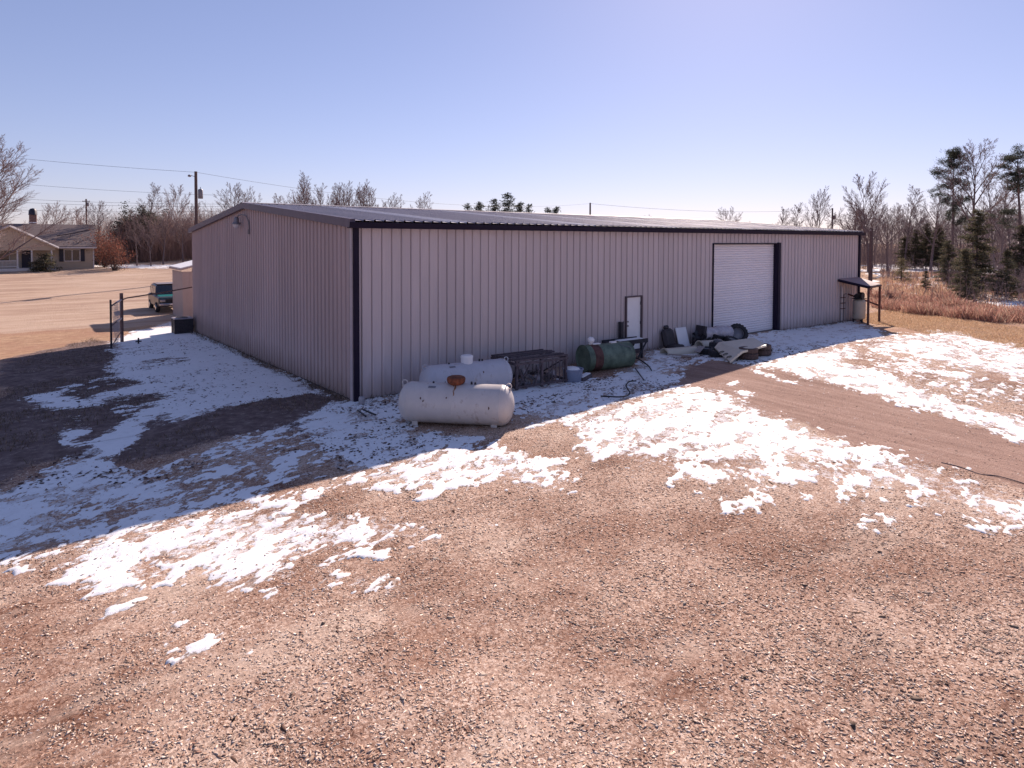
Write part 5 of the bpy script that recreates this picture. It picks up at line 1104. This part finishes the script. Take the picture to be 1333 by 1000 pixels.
x,y=inpoly(26000,SCRUB,6); cl=fbm(x*.2,y*.2,3,78); k=cl>.47; blades('field_grass',x[k],y[k],.4,.035,.25,BRUSH_P+DRY_P,'reddish brown dry grass patches on the scrub field')
x,y=inpoly(45000,[(24,-6),(30.5,.8),(38,1),(33,-4),(31,-9),(22,-12)],7); k=(snowfield(x,y,SNOW,HOLES)<.5); blades('mown_grass',x[k],y[k],.07,.018,.5,DRY_P,'short dry tan grass beside the building end')
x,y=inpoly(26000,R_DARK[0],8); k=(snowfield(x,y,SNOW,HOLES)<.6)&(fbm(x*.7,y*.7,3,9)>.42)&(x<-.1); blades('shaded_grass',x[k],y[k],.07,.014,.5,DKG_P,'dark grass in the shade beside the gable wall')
x=nr.uniform(-.35,0,900);y=nr.uniform(0,20,900); blades('wall_weeds',x-.05,y,.16,.012,.4,DKG_P,'dead weeds along the base of the gable wall')
x=nr.uniform(.3,29.5,900);y=nr.uniform(-.28,-.05,900); k=(x<15.9)|(x>21.7); blades('wall_weeds',x[k],y[k],.14,.012,.4,DKG_P,'dead weeds along the base of the front wall')
# fallen logs below the near evergreens
for i,(x,y,a,Lg,lb) in enumerate(((55.5,-1.2,2.0,5.5,'longest pale fallen log sloping below the near evergreens'),(54.2,-2.2,2.1,4.5,'fallen log just right of the longest one below the evergreens'),(52.6,-2.6,2.3,3.5,'short fallen log at the right of the three below the evergreens'))):
    t=thing('fallen_log',lb,'log',(x,y,T1(x,y)),a); q=MB(); q.tube([(-Lg/2,0,.15),(-Lg/6,.06,.4),(Lg/6,0,.75),(Lg/2,-.05,1.1)],[.16,.15,.13,.1],8); q.build('trunk',mat('fallen bark',(.17,.12,.12),rough=.9,var=.3,scale=5),t,True)
    q=MB(); q.tube([(Lg/6,0,.75),(Lg/4,.6,1.3)],[.05,.02],5); q.tube([(-Lg/6,0,.4),(0,-.5,.9)],[.05,.02],5); q.build('branch',MATS['fallen bark'],t,True)
# ---------------------------------------------------------------- poles and wires
POLE=mat('pole wood',(.10,.07,.07),rough=.9,var=.25,scale=6)
def pole(label,x,y,ht,r=.15,parts=()):
    t=thing('utility_pole',label,'utility pole',(x,y,T1(x,y))); q=MB(); q.tube([(0,0,-.3),(0,0,ht)],[r*1.15,r*.8],10); q.build('pole_shaft',POLE,t,True)
    ax=Vector((RT.x,RT.y,0)).normalized()
    for k,a in parts:
        q=MB()
        if k=='transformer': 
            c=ax*.42+Vector((0,0,a)); q.lathe([(0,-.45),(.2,-.45),(.22,-.4),(.22,.35),(.16,.45),(0,.47)],16,Matrix.Translation(c)); q.tube([c*1+Vector((0,0,.45)),c+Vector((0,0,.65))],.03,6); q.build('transformer',STEEL,t,True)
        if k=='light':
            q.tube([(0,0,a),tuple(-ax*.5+Vector((0,0,a+.15)))],.03,6); q.lathe([(0,.1),(.1,.08),(.16,0),(.14,-.1),(0,-.14)],12,Matrix.Translation(-ax*.6+Vector((0,0,a+.12)))); q.build('lamp_head',STEEL,t,True)
        if k=='arm':
            q.box((0,0,a),(1.8,.1,.12),rz=math.atan2(ax.y,ax.x)); q.build('crossarm',POLE,t)
            for s in (-.8,-.3,.3,.8):
                q=MB(); q.tube([ax*s+Vector((0,0,a+.05)),ax*s+Vector((0,0,a+.25))],.05,6); q.build('insulator',WHITE,t)
    return t
zt=lambda x,y,yp,D: 4.417+(312.4-yp)/823*D
pole('tall wooden utility pole with lamp and transformer behind the gable roof',5.88,49.6,zt(0,0,225,60)-T1(5.88,49.6),.16,(('light',zt(0,0,232,60)-T1(5.88,49.6)),('transformer',zt(0,0,254,60)-T1(5.88,49.6))))
pole('distant pole with crossarms and boxes beyond the house roof',4.68,164.2,zt(0,0,261,150)-T1(4.7,164),.2,(('arm',zt(0,0,264,150)-T1(4.7,164)),('transformer',zt(0,0,268,150)-T1(4.7,164))))
pole('short looking distant pole sticking up above mid roof',70.87,62.65,zt(0,0,264,110)-T1(70.9,62.6),.17)
pole('distant pole with transformer above the right end of the roof',134.56,51.44,zt(0,0,270,140)-T1(134,51),.2,(('transformer',9.6),))
t=thing('wooden_post','thick wooden pole standing in the scrub behind the right building corner','post',(48.1,6.95,T1(48,7))); q=MB(); q.tube([(0,0,-.3),(0,0,5.45)],[.17,.14],10); q.build('post_shaft',POLE,t,True); q=MB(); q.box((0,0,5.3),(.3,.1,.12)); q.build('bracket',STEEL,t)
q=MB(); q.tube([(0,0,0),(0,0,1.6)],.06,6); o=q.build('fence_post',POLE,None,True); o.location=(55.6,1.8,T1(55,2)); tag(o,'short dark fence post beside the narrow bush in the scrub','post')
WIRE=mat('wire',(.05,.045,.05),rough=.6)
def wire(label,a,b_,sag,r=.012):
    a,b_=Vector(a),Vector(b_); q=MB(); q.tube([a.lerp(b_,i/24)-Vector((0,0,sag*4*(i/24)*(1-i/24))) for i in range(25)],r,4,False); return tag(q.build('power_line',WIRE,None),label,'power line')
pt=(5.88,49.6,zt(0,0,226,60))
wire('highest wire, running left from the utility pole top',(-12.9,64.1,zt(0,0,199,60)),pt,.15)
wire('wire running right from the utility pole over the gable to the far pole',pt,(70.87,62.65,zt(0,0,265,110)),1.6)
wire('wire running from the mid roof pole to the far right pole',(70.87,62.65,zt(0,0,265,110)),(134.56,51.44,zt(0,0,271,140)),1.0,.018)
for yl,yr,lb in ((234,256,'second highest wire over the house'),(256,267,'third wire down over the house'),(261,270,'fourth wire down over the house'),(272,276,'lowest dark wire over the house')):
    wire(lb,(-14.56,96.95,zt(0,0,yl,85)),(14.88,74.24,zt(0,0,yr,85)),.35,.015)
# ---------------------------------------------------------------- house beyond the lot
hr=-.05; hs_=thing('house','single storey tan house with grey shingle roof, gabled porch and dark shutters','house',(-1.16,65.13,T1(-1.2,65)),hr); hs_.scale=(.83,1,1)
SID=mat('tan siding',(.46,.36,.27),rough=.7,var=.05); SHI=mat('grey shingles',(.17,.13,.125),rough=.9,var=.3,scale=14,stretch=(1,1,3)); WTR=mat('house trim',(.62,.56,.53),rough=.6,var=.05); NAVY=mat('navy paint',(.02,.018,.035),rough=.5)
q=MB(); q.box((-9,4.6,1.15),(18,9,2.5)); q.build('wall',SID,hs_)
for i in range(11):
    q=MB(); q.box((-1.9,.085,.12+i*.215),(3.78,.03,.205),M=Matrix.Rotation(R_(4),4,'X')); q.build('siding_board',SID,hs_)
def roofslab(name,pts,th,m,parent):
    q=MB(); V=[Vector(p) for p in pts]; q.add(V+[p+Vector((0,0,-th)) for p in V],[(0,1,2,3),(7,6,5,4),(0,1,5,4),(1,2,6,5),(2,3,7,6),(3,0,4,7)]); return q.build(name,m,parent)
rf=roofslab('roof',[(-18.4,-.45,2.38),(.3,-.45,2.38),(.3,4.6,4.78),(-18.4,4.6,4.78)],.12,SHI,hs_); roofslab('roof_slope',[(-18.4,4.6,4.78),(.3,4.6,4.78),(.3,9.6,2.38),(-18.4,9.6,2.38)],.12,SHI,rf)
for i in range(12):
    y0=-.45+i*.42; z0=2.38+i*.2; q=MB(); q.box((-9.05,y0+.21,z0+.118),(18.7,.44,.03),M=Matrix.Rotation(math.atan2(2.4,5.05),4,'X')); q.build('shingle_course',SHI,rf)
q=MB(); q.box((.2,4.5,1.2),(.02,.02,.02)); 
q=MB(); q.add([(0.06,.15,2.2),(0.06,9.05,2.2),(0.06,4.6,4.5)],[(0,1,2)]); q.build('gable_end',SID,hs_)
# porch gable
roofslab('porch_roof',[(-13.3,-1.9,2.33),(-8.4,-1.9,4.52),(-8.4,3.4,4.52),(-13.3,.2,2.33)],.10,SHI,hs_); roofslab('porch_roof',[(-3.65,-1.9,2.33),(-8.4,-1.9,4.52),(-8.4,3.4,4.52),(-3.65,.2,2.33)],.10,SHI,hs_)
q=MB(); q.add([(-12.9,-1.6,2.3),(-4.0,-1.6,2.3),(-8.4,-1.6,4.36)],[(0,1,2)]); q.build('porch_gable',SID,hs_)
for s in(-1,1):
    a,b_=((-13.3,-1.95,2.33),(-8.4,-1.95,4.52)) if s<0 else ((-8.4,-1.95,4.52),(-3.65,-1.95,2.33)); q=MB(); q.tube([Vector(a)-Vector((0,0,.07)),Vector(b_)-Vector((0,0,.07))],.11,4); q.build('fascia',WTR,hs_)
q=MB(); q.box((-8.5,-1.5,2.16),(9,.2,.28)); q.build('porch_beam',SID,hs_)
q=MB(); q.box((-1.8,-.48,2.27),(4.2,.06,.16)); q.build('fascia',WTR,hs_); q=MB(); q.box((-.04,.05,1.2),(.14,.12,2.4)); q.build('corner_board',WTR,hs_)
q=MB(); q.box((-8.5,-.8,.08),(9,1.8,.3)); q.build('porch_floor',WTR,hs_)
for x in (-12.6,-10.2,-7.72,-6.35,-4.4):
    q=MB(); q.box((x,-1.5,1.15),(.16,.16,2.0)); q.box((x,-1.5,.3),(.24,.24,.2)); q.build('column',WTR,hs_)
for a,b_ in ((-12.5,-10.3),(-10.1,-7.82)):
    q=MB(); 
    for z in (.4,1.0): q.box(((a+b_)/2,-1.5,z),(b_-a,.07,.07))
    for i in range(18): q.box((a+(b_-a)*(i+.5)/18,-1.5,.7),(.04,.04,.56))
    q.build('railing',WTR,hs_)
q=MB(); q.box((-6.95,.06,1.2),(.95,.08,2.0)); d=q.build('door',NAVY,hs_); q=MB(); q.tube([(-6.6,.0,1.15),(-6.6,-.08,1.15)],.04,8); q.build('door_knob',STEEL,d)
def win(x0,x1,z0,z1,sh=True,n=2):
    q=MB(); 
    for c,dd in (((x0,.03,(z0+z1)/2),(.08,.1,z1-z0+.08)),((x1,.03,(z0+z1)/2),(.08,.1,z1-z0+.08)),(((x0+x1)/2,.032,z0),(x1-x0-.08,.1,.08)),(((x0+x1)/2,.032,z1),(x1-x0-.08,.1,.08)),(((x0+x1)/2,.034,(z0+z1)/2),(.09,.1,z1-z0-.08))): q.box(c,dd)
    W_=q.build('window',WTR,hs_)
    for i in range(2):
        a=x0+(x1-x0)*i/2+.04; q=MB(); q.box((a+(x1-x0)/4-.04,.055,(z0+z1)/2),((x1-x0)/2-.09,.04,z1-z0-.08)); q.build('pane',glassmat(),W_)
    if sh:
        for xx in (x0-.3,x1+.3):
            q=MB(); q.box((xx,.03,(z0+z1)/2),(.42,.07,z1-z0+.1)); 
            for k in range(8): q.box((xx,-.012,z0+(z1-z0)*(k+.5)/8),(.34,.03,.07))
            q.build('shutter',NAVY,hs_)
win(-3.15,-1.5,.85,2.05); win(-10.6,-8.6,.95,2.05,False)
q=MB(); q.box((-6.5,5.4,4.9),(.8,.8,1.9)); ch=q.build('chimney',mat('chimney brick',(.22,.13,.11),rough=.9,var=.3,scale=9),rf); q=MB(); q.lathe([(.0,.7),(.3,.62),(.45,.4),(.48,.0),(.5,-.05),(.0,-.05)],12,Matrix.Translation((-6.5,5.4,5.85))); o=q.build('chimney_cap',NAVY,rf,True)
q=MB(); q.box((-6.5,4.9,4.95),(.9,.1,.12)); q.build('flashing',CAPSNOW,rf)
q=MB(); q.tube([(-3.9,1.5,3.45),(-1.9,1.7,3.8),(-.3,2.2,4.15)],.05,5); q.tube([(-2.4,1.6,3.72),(-2.6,1.4,3.2)],.03,4); o=q.build('roof_branch',BARKD,None); o.location=hs_.location; o.rotation_euler=(0,0,hr); o.scale=(.83,1,1); o.location.z+=.05; tag(o,'fallen bare branch lying on the house roof','branch')
b1=cedar(71,1.9,1.5,CEDAR_P,26,'bush'); b1.location=(Matrix.Translation(hs_.location)@Matrix.Rotation(hr,4,'Z'))@Vector((-4.1,-2.6,-.1)); tag(b1,'dark green bush in front of the house porch','bush')
# dark car or hedge low behind the thicket
q=MB(); q.box((0,0,.35),(3.6,1.5,.5),bev=.15); q.box((.2,0,.75),(1.9,1.3,.45),bev=.15); o=thing('far_car','dark low car half hidden behind the lot edge by the red shrub','car',(.9,73.0,T1(1,73)),hr); q.build('body',NAVY,o)
for sx in(-1.1,1.1):
    q=MB(); q.tube([(sx,-.78,.25),(sx,.78,.25)],.3,14); q.build('wheel',RUB,o)
